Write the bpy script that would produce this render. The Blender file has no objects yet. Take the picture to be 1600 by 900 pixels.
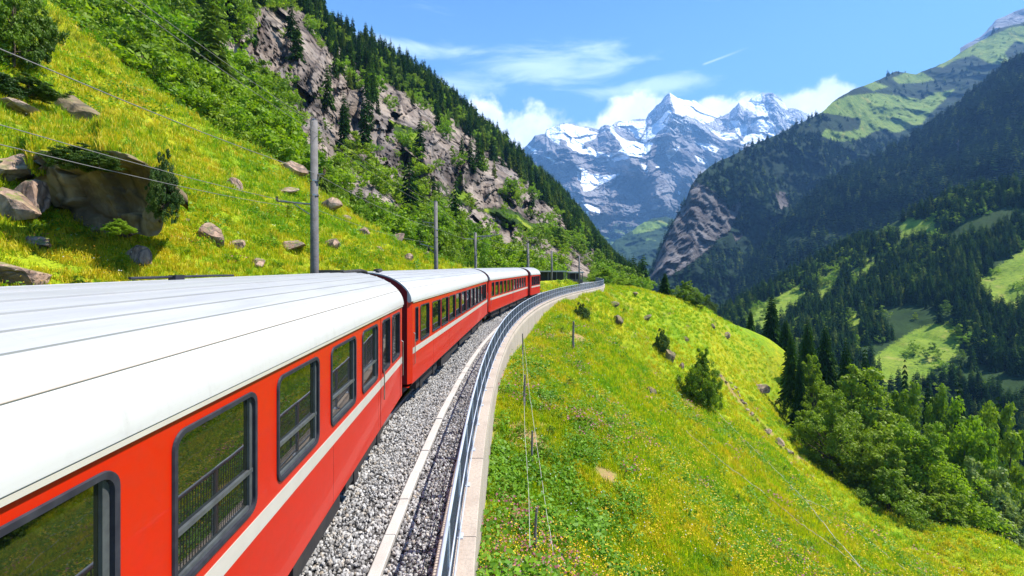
import bpy, math, random
import numpy as np
from mathutils import Vector, Matrix
R = math.radians
scene = bpy.context.scene
col = scene.collection

# ------------------------------------------------------------------ camera, sky, sun, exposure
F, PX0, PY0, CZ = 690.0, 800.0, 416.0, 3.95        # focal length in photo pixels, principal point, eye height over the rails
cam_d = bpy.data.cameras.new("camera"); cam = bpy.data.objects.new("camera", cam_d); col.objects.link(cam)
cam.location = (0, 0, CZ); cam.rotation_euler = (R(90), 0, 0)
cam_d.sensor_width = 36; cam_d.lens = F / 1600 * 36; cam_d.shift_y = -(450 - PY0) / 1600
cam_d.clip_start = 0.05; cam_d.clip_end = 40000
scene.camera = cam
SUN_EL, SUN_AZ = R(58), R(84)                       # azimuth measured from +Y towards +X
w = bpy.data.worlds.new("World"); scene.world = w; w.use_nodes = True
sun_d = bpy.data.lights.new("sun", 'SUN'); sun_d.energy = 4.6; sun_d.angle = R(0.5); sun_d.color = (1, 0.955, 0.88)
sun = bpy.data.objects.new("sun", sun_d); col.objects.link(sun)
sdir = Vector((math.cos(SUN_EL) * math.sin(SUN_AZ), math.cos(SUN_EL) * math.cos(SUN_AZ), math.sin(SUN_EL)))
sun.rotation_euler = sdir.to_track_quat('Z', 'Y').to_euler(); sun.location = (60, 40, 120)
scene.view_settings.view_transform = 'Standard'; scene.view_settings.look = 'None'
scene.view_settings.exposure = 1.42; scene.view_settings.gamma = 1
scene.render.engine = 'CYCLES'
scene.cycles.max_bounces = 6; scene.cycles.diffuse_bounces = 2; scene.cycles.glossy_bounces = 3
scene.cycles.transparent_max_bounces = 8; scene.cycles.volume_bounces = 0
scene.cycles.use_denoising = True
scene.cycles.use_adaptive_sampling = True; scene.cycles.adaptive_threshold = 0.01

# ------------------------------------------------------------------ node helper
class NT:
    def __init__(s, tree): s.t = tree; s.n = tree.nodes; s.l = tree.links
    def new(s, typ, **kw):
        nd = s.n.new(typ)
        for k, v in kw.items():
            if k.startswith('i_'):
                key = k[2:]
                key = int(key) if key.isdigit() else key.replace('_', ' ')
                s.put(nd.inputs[key], v)
            else: setattr(nd, k, v)
        return nd
    def put(s, sock, v):
        if hasattr(v, 'links') and hasattr(v, 'is_output'): s.l.new(v, sock)
        elif hasattr(v, 'outputs'): s.l.new(v.outputs[0], sock)
        else: sock.default_value = v
    def math(s, op, a, b=0.0, c=None, clamp=False):
        nd = s.n.new('ShaderNodeMath'); nd.operation = op; nd.use_clamp = clamp
        s.put(nd.inputs[0], a); s.put(nd.inputs[1], b)
        if c is not None: s.put(nd.inputs[2], c)
        return nd.outputs[0]
    def mix(s, f, a, b, mode='MIX'):
        nd = s.n.new('ShaderNodeMixRGB'); nd.blend_type = mode
        s.put(nd.inputs[0], f)
        for i, v in ((1, a), (2, b)):
            s.put(nd.inputs[i], v if not isinstance(v, tuple) else (v[0], v[1], v[2], 1))
        return nd.outputs[0]
    def ramp(s, f, stops, interp='LINEAR'):
        nd = s.n.new('ShaderNodeValToRGB'); nd.color_ramp.interpolation = interp
        e = nd.color_ramp.elements
        while len(e) < len(stops): e.new(0.5)
        for el, (p, c) in zip(e, stops):
            el.position = p; el.color = (c[0], c[1], c[2], 1) if isinstance(c, tuple) else (c, c, c, 1)
        s.put(nd.inputs[0], f); return nd.outputs[0]
    def noise(s, vec, scale, detail=4, rough=0.55, dist=0.0):
        nd = s.n.new('ShaderNodeTexNoise'); nd.inputs['Scale'].default_value = scale
        nd.inputs['Detail'].default_value = detail; nd.inputs['Roughness'].default_value = rough
        nd.inputs['Distortion'].default_value = dist
        if vec is not None: s.put(nd.inputs['Vector'], vec)
        return nd.outputs['Fac']
    def maprange(s, v, a, b, c=0.0, d=1.0, smooth=False):
        nd = s.n.new('ShaderNodeMapRange'); nd.clamp = True
        if smooth: nd.interpolation_type = 'SMOOTHSTEP'
        for i, x in enumerate((v, a, b, c, d)): s.put(nd.inputs[i], x)
        return nd.outputs[0]

# sky: Nishita with thin cirrus and a bank of cumulus behind the far range
nt = NT(w.node_tree); w.node_tree.nodes.clear()
sky = nt.new('ShaderNodeTexSky', sky_type='NISHITA', sun_disc=False, sun_elevation=SUN_EL, sun_rotation=SUN_AZ,
             altitude=900, air_density=1.0, dust_density=0.35, ozone_density=3.2)
geo = nt.new('ShaderNodeNewGeometry')
vt = nt.new('ShaderNodeVectorMath', operation='SCALE', i_0=geo.outputs['Incoming']); vt.inputs['Scale'].default_value = -1
sep = nt.new('ShaderNodeSeparateXYZ', i_0=vt)
dx, dy, dz = sep.outputs
az = nt.math('ARCTAN2', dx, dy); elv = nt.math('ARCSINE', dz)
def px_dir(px, py):
    v = Vector(((px - PX0) / F, 1, (PY0 - py) / F)).normalized()
    return math.atan2(v.x, v.y), math.asin(v.z)
def blob(px, py, rx, ry):
    a, e = px_dir(px, py)
    k = 1 / F * math.cos(a)
    u = nt.math('DIVIDE', nt.math('SUBTRACT', az, a), rx * k * math.cos(a)); v = nt.math('DIVIDE', nt.math('SUBTRACT', elv, e), ry * k)
    d = nt.math('ADD', nt.math('MULTIPLY', u, u), nt.math('MULTIPLY', v, v))
    return nt.math('SUBTRACT', 1.0, nt.math('SQRT', d))
cu = None
for b in [(760, 205, 70, 52), (830, 215, 65, 46), (985, 190, 62, 42), (1030, 195, 45, 30), (900, 225, 60, 28), (1120, 180, 95, 30),
          (1262, 168, 60, 24), (1303, 150, 36, 26), (1225, 175, 60, 28), (1370, 190, 80, 18), (640, 230, 90, 60)]:
    o = blob(*b); cu = o if cu is None else nt.math('MAXIMUM', cu, o)
nv = nt.new('ShaderNodeCombineXYZ', i_0=az, i_1=elv, i_2=0.0)
n1 = nt.noise(nv, 16, 7, 0.6, 0.2); n2 = nt.noise(nv, 7, 5, 0.6)
cu = nt.math('ADD', cu, nt.math('MULTIPLY', nt.math('SUBTRACT', n1, 0.5), 1.9))
cu = nt.maprange(cu, -0.10, 0.42, 0, 1, True)
mp = nt.new('ShaderNodeMapping', i_Vector=nv); mp.inputs['Scale'].default_value = (1.6, 7.0, 1); mp.inputs['Rotation'].default_value = (0, 0, R(-9))
c1 = nt.noise(mp, 3.2, 8, 0.62, 0.7)
ci = None
for b in [(860, 100, 150, 34), (930, 96, 80, 34), (1000, 138, 120, 16), (640, 75, 160, 14), (700, 128, 120, 20)]:
    o = blob(*b); ci = o if ci is None else nt.math('MAXIMUM', ci, o)
ci = nt.math('ADD', nt.math('MULTIPLY', nt.maprange(ci, -0.35, 0.8, 0, 1), 0.62), nt.math('MULTIPLY', nt.math('SUBTRACT', c1, 0.45), 1.5))
ci = nt.maprange(ci, 0.22, 0.85, 0, 0.75, True)
# short vapour trail
a0, e0 = px_dir(1098, 101); a1, e1 = px_dir(1172, 73); L = math.hypot(a1 - a0, e1 - e0); ca, sa = (a1 - a0) / L, (e1 - e0) / L
ua = nt.math('SUBTRACT', az, a0); ue = nt.math('SUBTRACT', elv, e0)
al = nt.math('ADD', nt.math('MULTIPLY', ua, ca), nt.math('MULTIPLY', ue, sa)); ac = nt.math('SUBTRACT', nt.math('MULTIPLY', ue, ca), nt.math('MULTIPLY', ua, sa))
tr = nt.math('MULTIPLY', nt.maprange(nt.math('ABSOLUTE', ac), 0.0004, 0.0028, 1, 0, True),
             nt.math('MULTIPLY', nt.maprange(al, -0.002, 0.004, 0, 1), nt.maprange(al, L * 0.3, L, 1, 0)))
tr = nt.math('MULTIPLY', tr, 0.42)
base = nt.mix(1.0, sky.outputs[0], (.56, 1.04, 1.50), 'MULTIPLY')
c_ = nt.mix(nt.maprange(elv, 0.0, 0.60, 0.70, 0.10), base, (4.4, 8.3, 12.8))
c_ = nt.mix(ci, c_, (9.5, 11.5, 13.5)); c_ = nt.mix(tr, c_, (11, 12.5, 14))
ccol = nt.mix(nt.maprange(n2, 0.35, 0.62, 0, 1), (11.5, 12.6, 14.0), (17, 17, 17))
c_ = nt.mix(cu, c_, ccol)
bg = nt.new('ShaderNodeBackground', i_0=c_, i_1=0.054); out = nt.new('ShaderNodeOutputWorld', i_0=bg)

# ------------------------------------------------------------------ helpers
rng = np.random.default_rng(7); random.seed(11)
def unproj(px, py, Y):
    px = np.asarray(px, float); py = np.asarray(py, float); Y = np.asarray(Y, float)
    return np.stack([(px - PX0) / F * Y, Y, CZ + (PY0 - py) / F * Y], -1)
def proj(P):
    P = np.asarray(P, float); Y = np.maximum(P[..., 1], .01)
    return PX0 + F * P[..., 0] / Y, PY0 - F * (P[..., 2] - CZ) / Y
def _h(i, j, k, seed):
    n = (i.astype(np.int64) * 374761393 + j.astype(np.int64) * 668265263 + k.astype(np.int64) * 2147483647 // 3 + seed * 974711) & 0xffffffff
    n = ((n ^ (n >> 13)) * 1274126177) & 0xffffffff
    n = ((n ^ (n >> 16)) * 2246822519) & 0xffffffff
    return ((n ^ (n >> 15)) & 0xffffff) / float(0xffffff)
def vnoise(P, seed=0):
    P = np.asarray(P, float); I = np.floor(P).astype(np.int64); f = P - I; f = f * f * f * (f * (f * 6 - 15) + 10)
    r = 0
    for a in (0, 1):
        for b in (0, 1):
            for c in (0, 1):
                wgt = (f[..., 0] if a else 1 - f[..., 0]) * (f[..., 1] if b else 1 - f[..., 1]) * (f[..., 2] if c else 1 - f[..., 2])
                r = r + wgt * _h(I[..., 0] + a, I[..., 1] + b, I[..., 2] + c, seed)
    return r * 2 - 1
def fbm(P, scale, octv=5, gain=0.5, seed=0, ridged=False):
    P = np.asarray(P, float) * scale; s = 0; a = 1; tot = 0
    for o in range(octv):
        v = vnoise(P + 13.7 * o, seed + o)
        if ridged: v = 1 - 2 * np.abs(v)
        s = s + a * v; tot += a; a *= gain; P = P * 2.03
    return s / tot
def facets(P, scale, seed=0, tilt=.9):
    """blocky relief: every Voronoi cell is a plane of its own height and tilt; returns about -1..1"""
    P = np.asarray(P, float) * scale; I = np.floor(P).astype(np.int64); best = np.full(P.shape[:-1], 1e9); val = np.zeros(P.shape[:-1])
    for a in (-1, 0, 1):
        for b in (-1, 0, 1):
            for c in (-1, 0, 1):
                i, j, k = I[..., 0] + a, I[..., 1] + b, I[..., 2] + c; dx_ = P[..., 0] - i - _h(i, j, k, seed); dy_ = P[..., 1] - j - _h(i, j, k, seed + 1); dz_ = P[..., 2] - k - _h(i, j, k, seed + 2)
                d = dx_ * dx_ + dy_ * dy_ + dz_ * dz_; v = _h(i, j, k, seed + 3) * 2 - 1 + tilt * 2 * ((_h(i, j, k, seed + 4) - .5) * dx_ + (_h(i, j, k, seed + 5) - .5) * dy_ + (_h(i, j, k, seed + 6) - .5) * dz_)
                m = d < best; best = np.where(m, d, best); val = np.where(m, v, val)
    return val
def in_poly(x, y, poly):
    x = np.asarray(x, float); y = np.asarray(y, float); ins = np.zeros(x.shape, bool)
    n = len(poly); j = n - 1
    for i in range(n):
        xi, yi = poly[i]; xj, yj = poly[j]
        if yi != yj:
            c = ((yi > y) != (yj > y)) & (x < (xj - xi) * (y - yi) / (yj - yi) + xi); ins ^= c
        j = i
    return ins
def seg_dist(x, y, line):
    d = np.full(np.shape(x), 1e9)
    for (x0, y0), (x1, y1) in zip(line[:-1], line[1:]):
        dx_, dy_ = x1 - x0, y1 - y0; t = np.clip(((x - x0) * dx_ + (y - y0) * dy_) / (dx_ * dx_ + dy_ * dy_ + 1e-9), 0, 1)
        d = np.minimum(d, np.hypot(x - x0 - t * dx_, y - y0 - t * dy_))
    return d
def poly_soft(x, y, poly, soft):
    d = seg_dist(x, y, list(poly) + [poly[0]]); return np.clip(0.5 + np.where(in_poly(x, y, poly), d, -d) / (2 * soft), 0, 1)

def tag(o, label=None, cat=None, group=None, kind=None):
    if label: o['label'] = label
    if cat: o['category'] = cat
    if group: o['group'] = group
    if kind: o['kind'] = kind
    return o
def np_mesh(name, V, Fc, mats=(), smooth=False, attrs=None, midx=None):
    V = np.ascontiguousarray(V, dtype=np.float32).reshape(-1, 3); Fc = np.ascontiguousarray(Fc, dtype=np.int32)
    me = bpy.data.meshes.new(name); k = Fc.shape[1] if len(Fc) else 3
    me.vertices.add(len(V)); me.vertices.foreach_set('co', V.ravel())
    if len(Fc):
        me.loops.add(Fc.size); me.loops.foreach_set('vertex_index', Fc.ravel())
        me.polygons.add(len(Fc)); me.polygons.foreach_set('loop_start', np.arange(0, Fc.size, k, dtype=np.int32))
        if smooth: me.polygons.foreach_set('use_smooth', np.ones(len(Fc), bool))
        if midx is not None: me.polygons.foreach_set('material_index', np.asarray(midx, np.int32))
    for m in mats: me.materials.append(m)
    for an, (typ, data) in (attrs or {}).items():
        at = me.attributes.new(an, typ, 'POINT')
        at.data.foreach_set('vector' if typ == 'FLOAT_VECTOR' else 'value', np.ascontiguousarray(data).ravel())
    me.update(calc_edges=True); return me
def link(name, me, parent=None, loc=None, rot=None):
    o = bpy.data.objects.new(name, me); col.objects.link(o)
    if parent: o.parent = parent
    if loc is not None: o.location = loc
    if rot is not None: o.rotation_euler = rot
    return o
class MB:
    """collects quads/tris"""
    def __init__(s): s.v = []; s.f = []; s.sm = False
    def add(s, V, Fc):
        b = len(s.v); s.v.extend([tuple(p) for p in V]); s.f.extend([tuple(i + b for i in f) for f in Fc]); return s
    def box(s, x0, x1, y0, y1, z0, z1):
        V = [(x, y, z) for x in (x0, x1) for y in (y0, y1) for z in (z0, z1)]
        return s.add(V, [(0, 1, 3, 2), (4, 6, 7, 5), (0, 4, 5, 1), (2, 3, 7, 6), (0, 2, 6, 4), (1, 5, 7, 3)])
    def tube(s, pts, rad, n=8, caps=True):
        pts = [Vector(p) for p in pts]; rs = rad if isinstance(rad, (list, tuple)) else [rad] * len(pts)
        rings = []; V = []; t0 = None
        for i, p in enumerate(pts):
            t = (pts[min(i + 1, len(pts) - 1)] - pts[max(i - 1, 0)]).normalized()
            up = Vector((0, 0, 1)) if abs(t.z) < .95 else Vector((1, 0, 0))
            a = t.cross(up).normalized(); b = a.cross(t)
            for k in range(n):
                an = 2 * math.pi * k / n; V.append(p + (a * math.cos(an) + b * math.sin(an)) * rs[i])
        Fc = []
        for i in range(len(pts) - 1):
            for k in range(n):
                k2 = (k + 1) % n; Fc.append((i * n + k, i * n + k2, (i + 1) * n + k2, (i + 1) * n + k))
        if caps: Fc.append(tuple(range(n))[::-1]); Fc.append(tuple((len(pts) - 1) * n + k for k in range(n)))
        return s.add(V, Fc)
    def mesh(s, name, mats=(), smooth=False):
        me = bpy.data.meshes.new(name); me.from_pydata(s.v, [], s.f)
        for m in (mats if isinstance(mats, (list, tuple)) else [mats]): me.materials.append(m)
        if smooth: me.polygons.foreach_set('use_smooth', np.ones(len(me.polygons), bool))
        me.update(); return me
    def build(s, name, mat, parent=None, loc=None, rot=None, smooth=False):
        return link(name, s.mesh(name, mat, smooth), parent, loc, rot)
def empty(name, loc=(0, 0, 0), rz=0.0):
    o = bpy.data.objects.new(name, None); col.objects.link(o); o.location = loc; o.rotation_euler = (0, 0, rz)
    o.empty_display_size = .3; return o
def grid_faces(nu, nv):
    i = np.arange(nu - 1)[:, None] * nv + np.arange(nv - 1)[None, :]; i = i.ravel()
    return np.stack([i, i + nv, i + nv + 1, i + 1], -1)

def scatter(name, P, protos, scl, rot, idx=None, extra=None):
    """one object whose geometry nodes put the given meshes on the given points"""
    P = np.asarray(P, float); n = len(P)
    if idx is None: idx = rng.integers(0, len(protos), n)
    scl = np.asarray(scl, float)
    if scl.ndim == 1: scl = np.repeat(scl[:, None], 3, 1)
    me = np_mesh(name, P, np.zeros((0, 3)), attrs={'scl': ('FLOAT_VECTOR', scl.astype(np.float32)), 'rot': ('FLOAT_VECTOR', np.asarray(rot, np.float32)), 'pick': ('INT', np.asarray(idx, np.int32))})
    o = link(name, me)
    g = bpy.data.node_groups.new(name + '_nodes', 'GeometryNodeTree')
    g.interface.new_socket('Geometry', in_out='INPUT', socket_type='NodeSocketGeometry'); g.interface.new_socket('Geometry', in_out='OUTPUT', socket_type='NodeSocketGeometry')
    gi = g.nodes.new('NodeGroupInput'); go = g.nodes.new('NodeGroupOutput'); gg = NT(g)
    join = g.nodes.new('GeometryNodeGeometryToInstance')
    def at(nm, t): nd = g.nodes.new('GeometryNodeInputNamedAttribute'); nd.data_type = t; nd.inputs[0].default_value = nm; return [s for s in nd.outputs if s.enabled and s.name == 'Attribute'][0]
    pick = at('pick', 'INT'); sc_ = at('scl', 'FLOAT_VECTOR'); ro = at('rot', 'FLOAT_VECTOR')
    jn = g.nodes.new('GeometryNodeJoinGeometry')
    for k, pr in enumerate(protos):
        oi = g.nodes.new('GeometryNodeObjectInfo'); oi.inputs['Object'].default_value = pr; oi.inputs['As Instance'].default_value = True
        cmp_ = g.nodes.new('FunctionNodeCompare'); cmp_.data_type = 'INT'; cmp_.operation = 'EQUAL'
        ii = [s for s in cmp_.inputs if s.enabled and s.type == 'INT']
        g.links.new(pick, ii[0]); ii[1].default_value = k
        ip = g.nodes.new('GeometryNodeInstanceOnPoints')
        g.links.new(gi.outputs[0], ip.inputs['Points']); g.links.new(cmp_.outputs[0], ip.inputs['Selection'])
        g.links.new(oi.outputs['Geometry'], ip.inputs['Instance'])
        e2r = g.nodes.new('FunctionNodeEulerToRotation'); g.links.new(ro, e2r.inputs[0])
        g.links.new(e2r.outputs[0], ip.inputs['Rotation']); g.links.new(sc_, ip.inputs['Scale'])
        g.links.new(ip.outputs[0], jn.inputs[0])
    g.nodes.remove(join)
    g.links.new(jn.outputs[0], go.inputs[0])
    md = o.modifiers.new('scatter', 'NODES'); md.node_group = g
    return o
def proto(name, me):                       # geometry only used through scatter(); not linked to the scene
    return bpy.data.objects.new(name, me)
def rots(n, tilt=0.0):
    r = np.zeros((n, 3)); r[:, 2] = rng.uniform(0, 2 * np.pi, n)
    if tilt: r[:, :2] = rng.normal(0, tilt, (n, 2))
    return r

# ------------------------------------------------------------------ materials
def mat(name, color=(.5, .5, .5), rough=.6, metal=0.0, coat=0.0, spec=.5, bump=None, var=None, fine=None, trans=0):
    m = bpy.data.materials.new(name); m.use_nodes = True; t = NT(m.node_tree); b = m.node_tree.nodes['Principled BSDF']
    b.inputs['Roughness'].default_value = rough; b.inputs['Metallic'].default_value = metal
    b.inputs['Coat Weight'].default_value = coat; b.inputs['Coat Roughness'].default_value = .04; b.inputs['Specular IOR Level'].default_value = spec
    c = (color[0], color[1], color[2], 1); tc = t.new('ShaderNodeTexCoord').outputs['Object']
    if var:                                 # (scale, amount, other colour)
        n = t.noise(tc, var[0], 5, .6); cc = t.mix(t.maprange(n, .4, .68, 0, var[1]), color, var[2])
        if fine: cc = t.mix(t.maprange(t.noise(tc, fine[0], 3, .6), .45, .65, 0, fine[1]), cc, fine[2])
        t.put(b.inputs['Base Color'], cc)
    else: b.inputs['Base Color'].default_value = c
    if bump:
        n = t.noise(tc, bump[0], 6, .6); bp = t.new('ShaderNodeBump', i_Height=n); bp.inputs['Strength'].default_value = bump[1]; bp.inputs['Distance'].default_value = bump[2]
        t.put(b.inputs['Normal'], bp.outputs[0])
    return m
M = {}
M['red'] = mat('red_paint', (.50, .014, .0008), .42, coat=.15, spec=.3, var=(.7, .35, (.40, .016, .002)), fine=(14, .14, (.27, .035, .02)), bump=(3.5, .10, .02))
M['darkred'] = mat('shaded_end_and_joint_red', (.21, .010, .012), .4, coat=.35, var=(2, .5, (.12, .012, .012)))  # shade of the carriage ends put into the red; joints use it too
M['cream'] = mat('cream_stripe_paint', (.50, .46, .39), .4, coat=.2, var=(3, .35, (.40, .35, .28)))
M['rubber'] = mat('window_rubber', (.022, .022, .030), .55, spec=.25, var=(9, .6, (.05, .05, .06)))
M['sash'] = mat('grey_metal_sash', (.11, .12, .12), .4, metal=.3, var=(11, .6, (.05, .05, .055)))
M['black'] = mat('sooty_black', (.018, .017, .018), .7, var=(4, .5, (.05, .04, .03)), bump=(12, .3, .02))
M['steel'] = mat('worn_steel', (.36, .33, .31), .35, metal=.8, var=(5, .7, (.20, .12, .08)))
M['galv'] = mat('galvanised_steel', (.42, .46, .53), .55, metal=.1, var=(6, .6, (.30, .34, .40)))
M['slate'] = mat('slate_grey_wire', (.085, .105, .135), .6, var=(3, .5, (.12, .14, .17)))
M['concrete'] = mat('pale_concrete', (.41, .34, .27), .85, var=(.9, .7, (.29, .23, .18)), fine=(22, .5, (.24, .20, .16)), bump=(25, .35, .01))
M['concrete2'] = mat('trough_concrete', (.44, .41, .37), .85, var=(1.7, .6, (.33, .30, .26)), fine=(30, .4, (.36, .33, .3)), bump=(25, .35, .01))
M['wood'] = mat('weathered_pole_wood', (.16, .145, .14), .85, var=(3, .7, (.08, .07, .068)), bump=(18, .5, .02))
M['bark'] = mat('bark', (.09, .065, .045), .9, var=(3, .7, (.045, .035, .028)), bump=(9, .6, .05))
M['ceramic'] = mat('insulator_ceramic', (.10, .045, .03), .25)
M['wire'] = mat('copper_wire', (.16, .15, .14), .7)
M['soil'] = mat('dark_soil', (.10, .075, .05), .95, var=(1, .7, (.05, .05, .03)))
def roofmat():
    m = bpy.data.materials.new('white_roof_paint'); m.use_nodes = True; t = NT(m.node_tree); b = m.node_tree.nodes['Principled BSDF']
    tc = t.new('ShaderNodeTexCoord').outputs['Object']; sx = t.new('ShaderNodeSeparateXYZ', i_0=tc)
    grime = t.maprange(sx.outputs[2], 3.28, 3.62, 0, 1, True)      # soot collects on the flat top
    mp = t.new('ShaderNodeMapping', i_Vector=tc); mp.inputs['Scale'].default_value = (6, .35, 6)
    n = t.noise(mp, 1.6, 6, .65); n2 = t.noise(tc, 9, 5, .6)
    c = t.mix(t.math('MULTIPLY', grime, .62), (.50, .488, .46), (.27, .275, .285))
    c = t.mix(t.math('MULTIPLY', t.maprange(n, .42, .66), t.math('ADD', t.math('MULTIPLY', grime, .5), .10)), c, (.26, .26, .27))
    c = t.mix(t.math('MULTIPLY', t.maprange(n2, .55, .75), .22), c, (.35, .33, .31))
    vt_ = t.new('ShaderNodeMapping', i_Vector=tc); vt_.inputs['Scale'].default_value = (.8, 5, .8); c = t.mix(t.math('MULTIPLY', t.maprange(t.noise(vt_, 1.3, 5, .7), .55, .72), .16), c, (.22, .19, .16))
    t.put(b.inputs['Base Color'], c); b.inputs['Roughness'].default_value = .42
    bp = t.new('ShaderNodeBump', i_Height=t.noise(mp, 2.0, 3, .5)); bp.inputs['Strength'].default_value = .15; bp.inputs['Distance'].default_value = .01
    t.put(b.inputs['Normal'], bp.outputs[0]); return m
M['roof'] = roofmat()
def glassmat():
    m = bpy.data.materials.new('dark_window_glass'); m.use_nodes = True; t = NT(m.node_tree); b = m.node_tree.nodes['Principled BSDF']
    b.inputs['Base Color'].default_value = (.008, .010, .007, 1); b.inputs['Roughness'].default_value = .015; b.inputs['IOR'].default_value = 2.1
    tc = t.new('ShaderNodeTexCoord').outputs['Object']
    bp = t.new('ShaderNodeBump', i_Height=t.noise(tc, 1.3, 2, .4)); bp.inputs['Strength'].default_value = .04; bp.inputs['Distance'].default_value = .03
    t.put(b.inputs['Normal'], bp.outputs[0]); return m
M['glass'] = glassmat()

def leafmat(name, c1, c2, c3=None, trans=.35, rough=.55, scale=1.0, spec=.3):
    """leaves: hue varies per instance and over the crown, part of the light passes through"""
    m = bpy.data.materials.new(name); m.use_nodes = True; t = NT(m.node_tree); t.n.clear()
    oi = t.new('ShaderNodeObjectInfo'); tc = t.new('ShaderNodeTexCoord').outputs['Object']; g = t.new('ShaderNodeNewGeometry')
    c = t.mix(oi.outputs['Random'], c1, c2)
    if c3: c = t.mix(t.maprange(t.noise(tc, scale, 2, .5), .45, .62), c, c3)
    c = t.mix(t.math('MULTIPLY', g.outputs['Random Per Island'], .55), c, t.mix(1.0, c, (.35, .42, .4), 'MULTIPLY'))
    d = t.new('ShaderNodeBsdfPrincipled', i_Base_Color=c, i_Roughness=rough); d.inputs['Specular IOR Level'].default_value = spec
    tl = t.new('ShaderNodeBsdfTranslucent', i_0=t.mix(1.0, c, (1.25, 1.35, .55), 'MULTIPLY'))
    mx = t.new('ShaderNodeMixShader', i_0=trans, i_1=d, i_2=tl); t.new('ShaderNodeOutputMaterial', i_0=mx); return m
M['grass'] = leafmat('meadow_grass', (.40, .47, .008), (.56, .54, .010), (.31, .44, .010), .5, scale=.3); M['grass_lush'] = leafmat('lush_grass', (.18, .35, .010), (.28, .44, .012), None, .45); M['grass_yellow'] = leafmat('yellow_grass', (.55, .50, .012), (.68, .54, .014), None, .45)
M['grass2'] = leafmat('yellowed_grass', (.66, .47, .02), (.72, .54, .03), None, .4)
M['weed'] = leafmat('broad_leaved_weeds', (.10, .24, .010), (.20, .36, .012), None, .35)
M['young'] = leafmat('young_spruce_needles', (.07, .16, .014), (.14, .24, .016), None, .3, rough=.9, spec=.04)
M['spruce_far_shade'] = leafmat('shaded_far_spruce_needles', (.006, .022, .010), (.028, .066, .014), None, .1, rough=.9, spec=.03)  # needles darkened so the far slopes look shaded
M['spruce_lit'] = leafmat('sunlit_spruce_needles', (.07, .125, .02), (.16, .20, .03), None, .2, rough=.9, spec=.04)  # lighter needle copy, sunlight put into the colour of some trees
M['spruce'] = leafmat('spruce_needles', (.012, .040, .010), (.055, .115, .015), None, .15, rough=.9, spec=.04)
M['leaf_bright'] = leafmat('bright_leaves', (.20, .35, .012), (.32, .42, .015), (.12, .24, .012), .45, scale=.5)
M['leaf_mid'] = leafmat('green_leaves', (.15, .25, .014), (.27, .36, .016), (.05, .11, .010), .4, scale=.4)
M['leaf_olive'] = leafmat('grey_green_leaves', (.21, .28, .08), (.30, .37, .10), (.09, .15, .035), .35, scale=.4)
M['leaf_dark'] = leafmat('dark_leaves', (.035, .085, .012), (.075, .14, .014), (.11, .17, .02), .25)
def flat_leaf(name, c): return leafmat(name, c, tuple(x * .8 for x in c), None, .25)
M['yellow'] = flat_leaf('yellow_petals', (.85, .60, .01)); M['white_f'] = flat_leaf('white_petals', (.7, .7, .65))
M['pink'] = flat_leaf('pink_petals', (.50, .16, .22)); M['orange'] = flat_leaf('orange_petals', (.75, .30, .01)); M['rust'] = flat_leaf('reddish_sorrel', (.34, .10, .04))

def rock_nodes(t, tc, sc, cols, dark, rel=1.0):
    tq = t.new('ShaderNodeMapping', i_Vector=tc); tq.inputs['Scale'].default_value = (1, .5, .8); n = t.noise(tq, .2 * sc, 8, .62, .6); n2 = t.noise(tq, 1.1 * sc, 8, .65)
    mp = t.new('ShaderNodeMapping', i_Vector=tc); mp.inputs['Rotation'].default_value = (0, R(-6), 0); mp.inputs['Scale'].default_value = (1, .45, .5)
    st = t.noise(mp, .7 * sc, 7, .65, .4)
    c = t.ramp(n, [(.32, cols[0]), (.48, cols[1]), (.60, cols[2]), (.74, cols[3])])
    c = t.mix(t.maprange(st, .42, .60), t.mix(1.0, c, (.45, .43, .44), 'MULTIPLY'), c)
    vo = t.new('ShaderNodeTexVoronoi', feature='DISTANCE_TO_EDGE', i_Vector=t.new('ShaderNodeVectorMath', operation='ADD', i_0=mp, i_1=t.new('ShaderNodeTexNoise', i_Vector=tc, i_Scale=.5 * sc).outputs['Color'])); vo.inputs['Scale'].default_value = .42 * sc
    crack = t.maprange(vo.outputs['Distance'], 0, .06, 0, 1)
    c = t.mix(t.math('MULTIPLY', t.math('SUBTRACT', 1, crack), .8), c, dark)
    c = t.mix(t.maprange(n2, .52, .72, 0, .45), c, dark)
    hgt = t.math('ADD', t.math('MULTIPLY', n2, .8), t.math('ADD', t.math('MULTIPLY', st, 1.4), t.math('MULTIPLY', crack, .35)))
    return c, hgt
def rockmat(name, cols, dark, sc=1.0, bump=.7, dist=.5, lichen=None):
    m = bpy.data.materials.new(name); m.use_nodes = True; t = NT(m.node_tree); b = m.node_tree.nodes['Principled BSDF']
    tc = t.new('ShaderNodeTexCoord').outputs['Object']; c, h = rock_nodes(t, tc, sc, cols, dark)
    if lichen:
        g = t.new('ShaderNodeNewGeometry'); up = t.new('ShaderNodeSeparateXYZ', i_0=g.outputs['Normal']).outputs[2]
        f = t.math('MULTIPLY', t.maprange(up, .55, .9), t.maprange(t.noise(tc, 1.5 * sc, 4), .45, .6)); c = t.mix(f, c, lichen)
    t.put(b.inputs['Base Color'], c); b.inputs['Roughness'].default_value = .9; b.inputs['Specular IOR Level'].default_value = .2
    bp = t.new('ShaderNodeBump', i_Height=h); bp.inputs['Strength'].default_value = bump; bp.inputs['Distance'].default_value = dist; t.put(b.inputs['Normal'], bp.outputs[0]); return m
ROCKC = [(.20, .17, .15), (.36, .30, .26), (.30, .27, .26), (.48, .37, .30)]
M['rock'] = rockmat('meadow_rock', [(.30, .19, .13), (.46, .31, .22), (.40, .32, .26), (.58, .42, .32)], (.10, .08, .07), 2.2, .8, .1, (.16, .19, .04))
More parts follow.
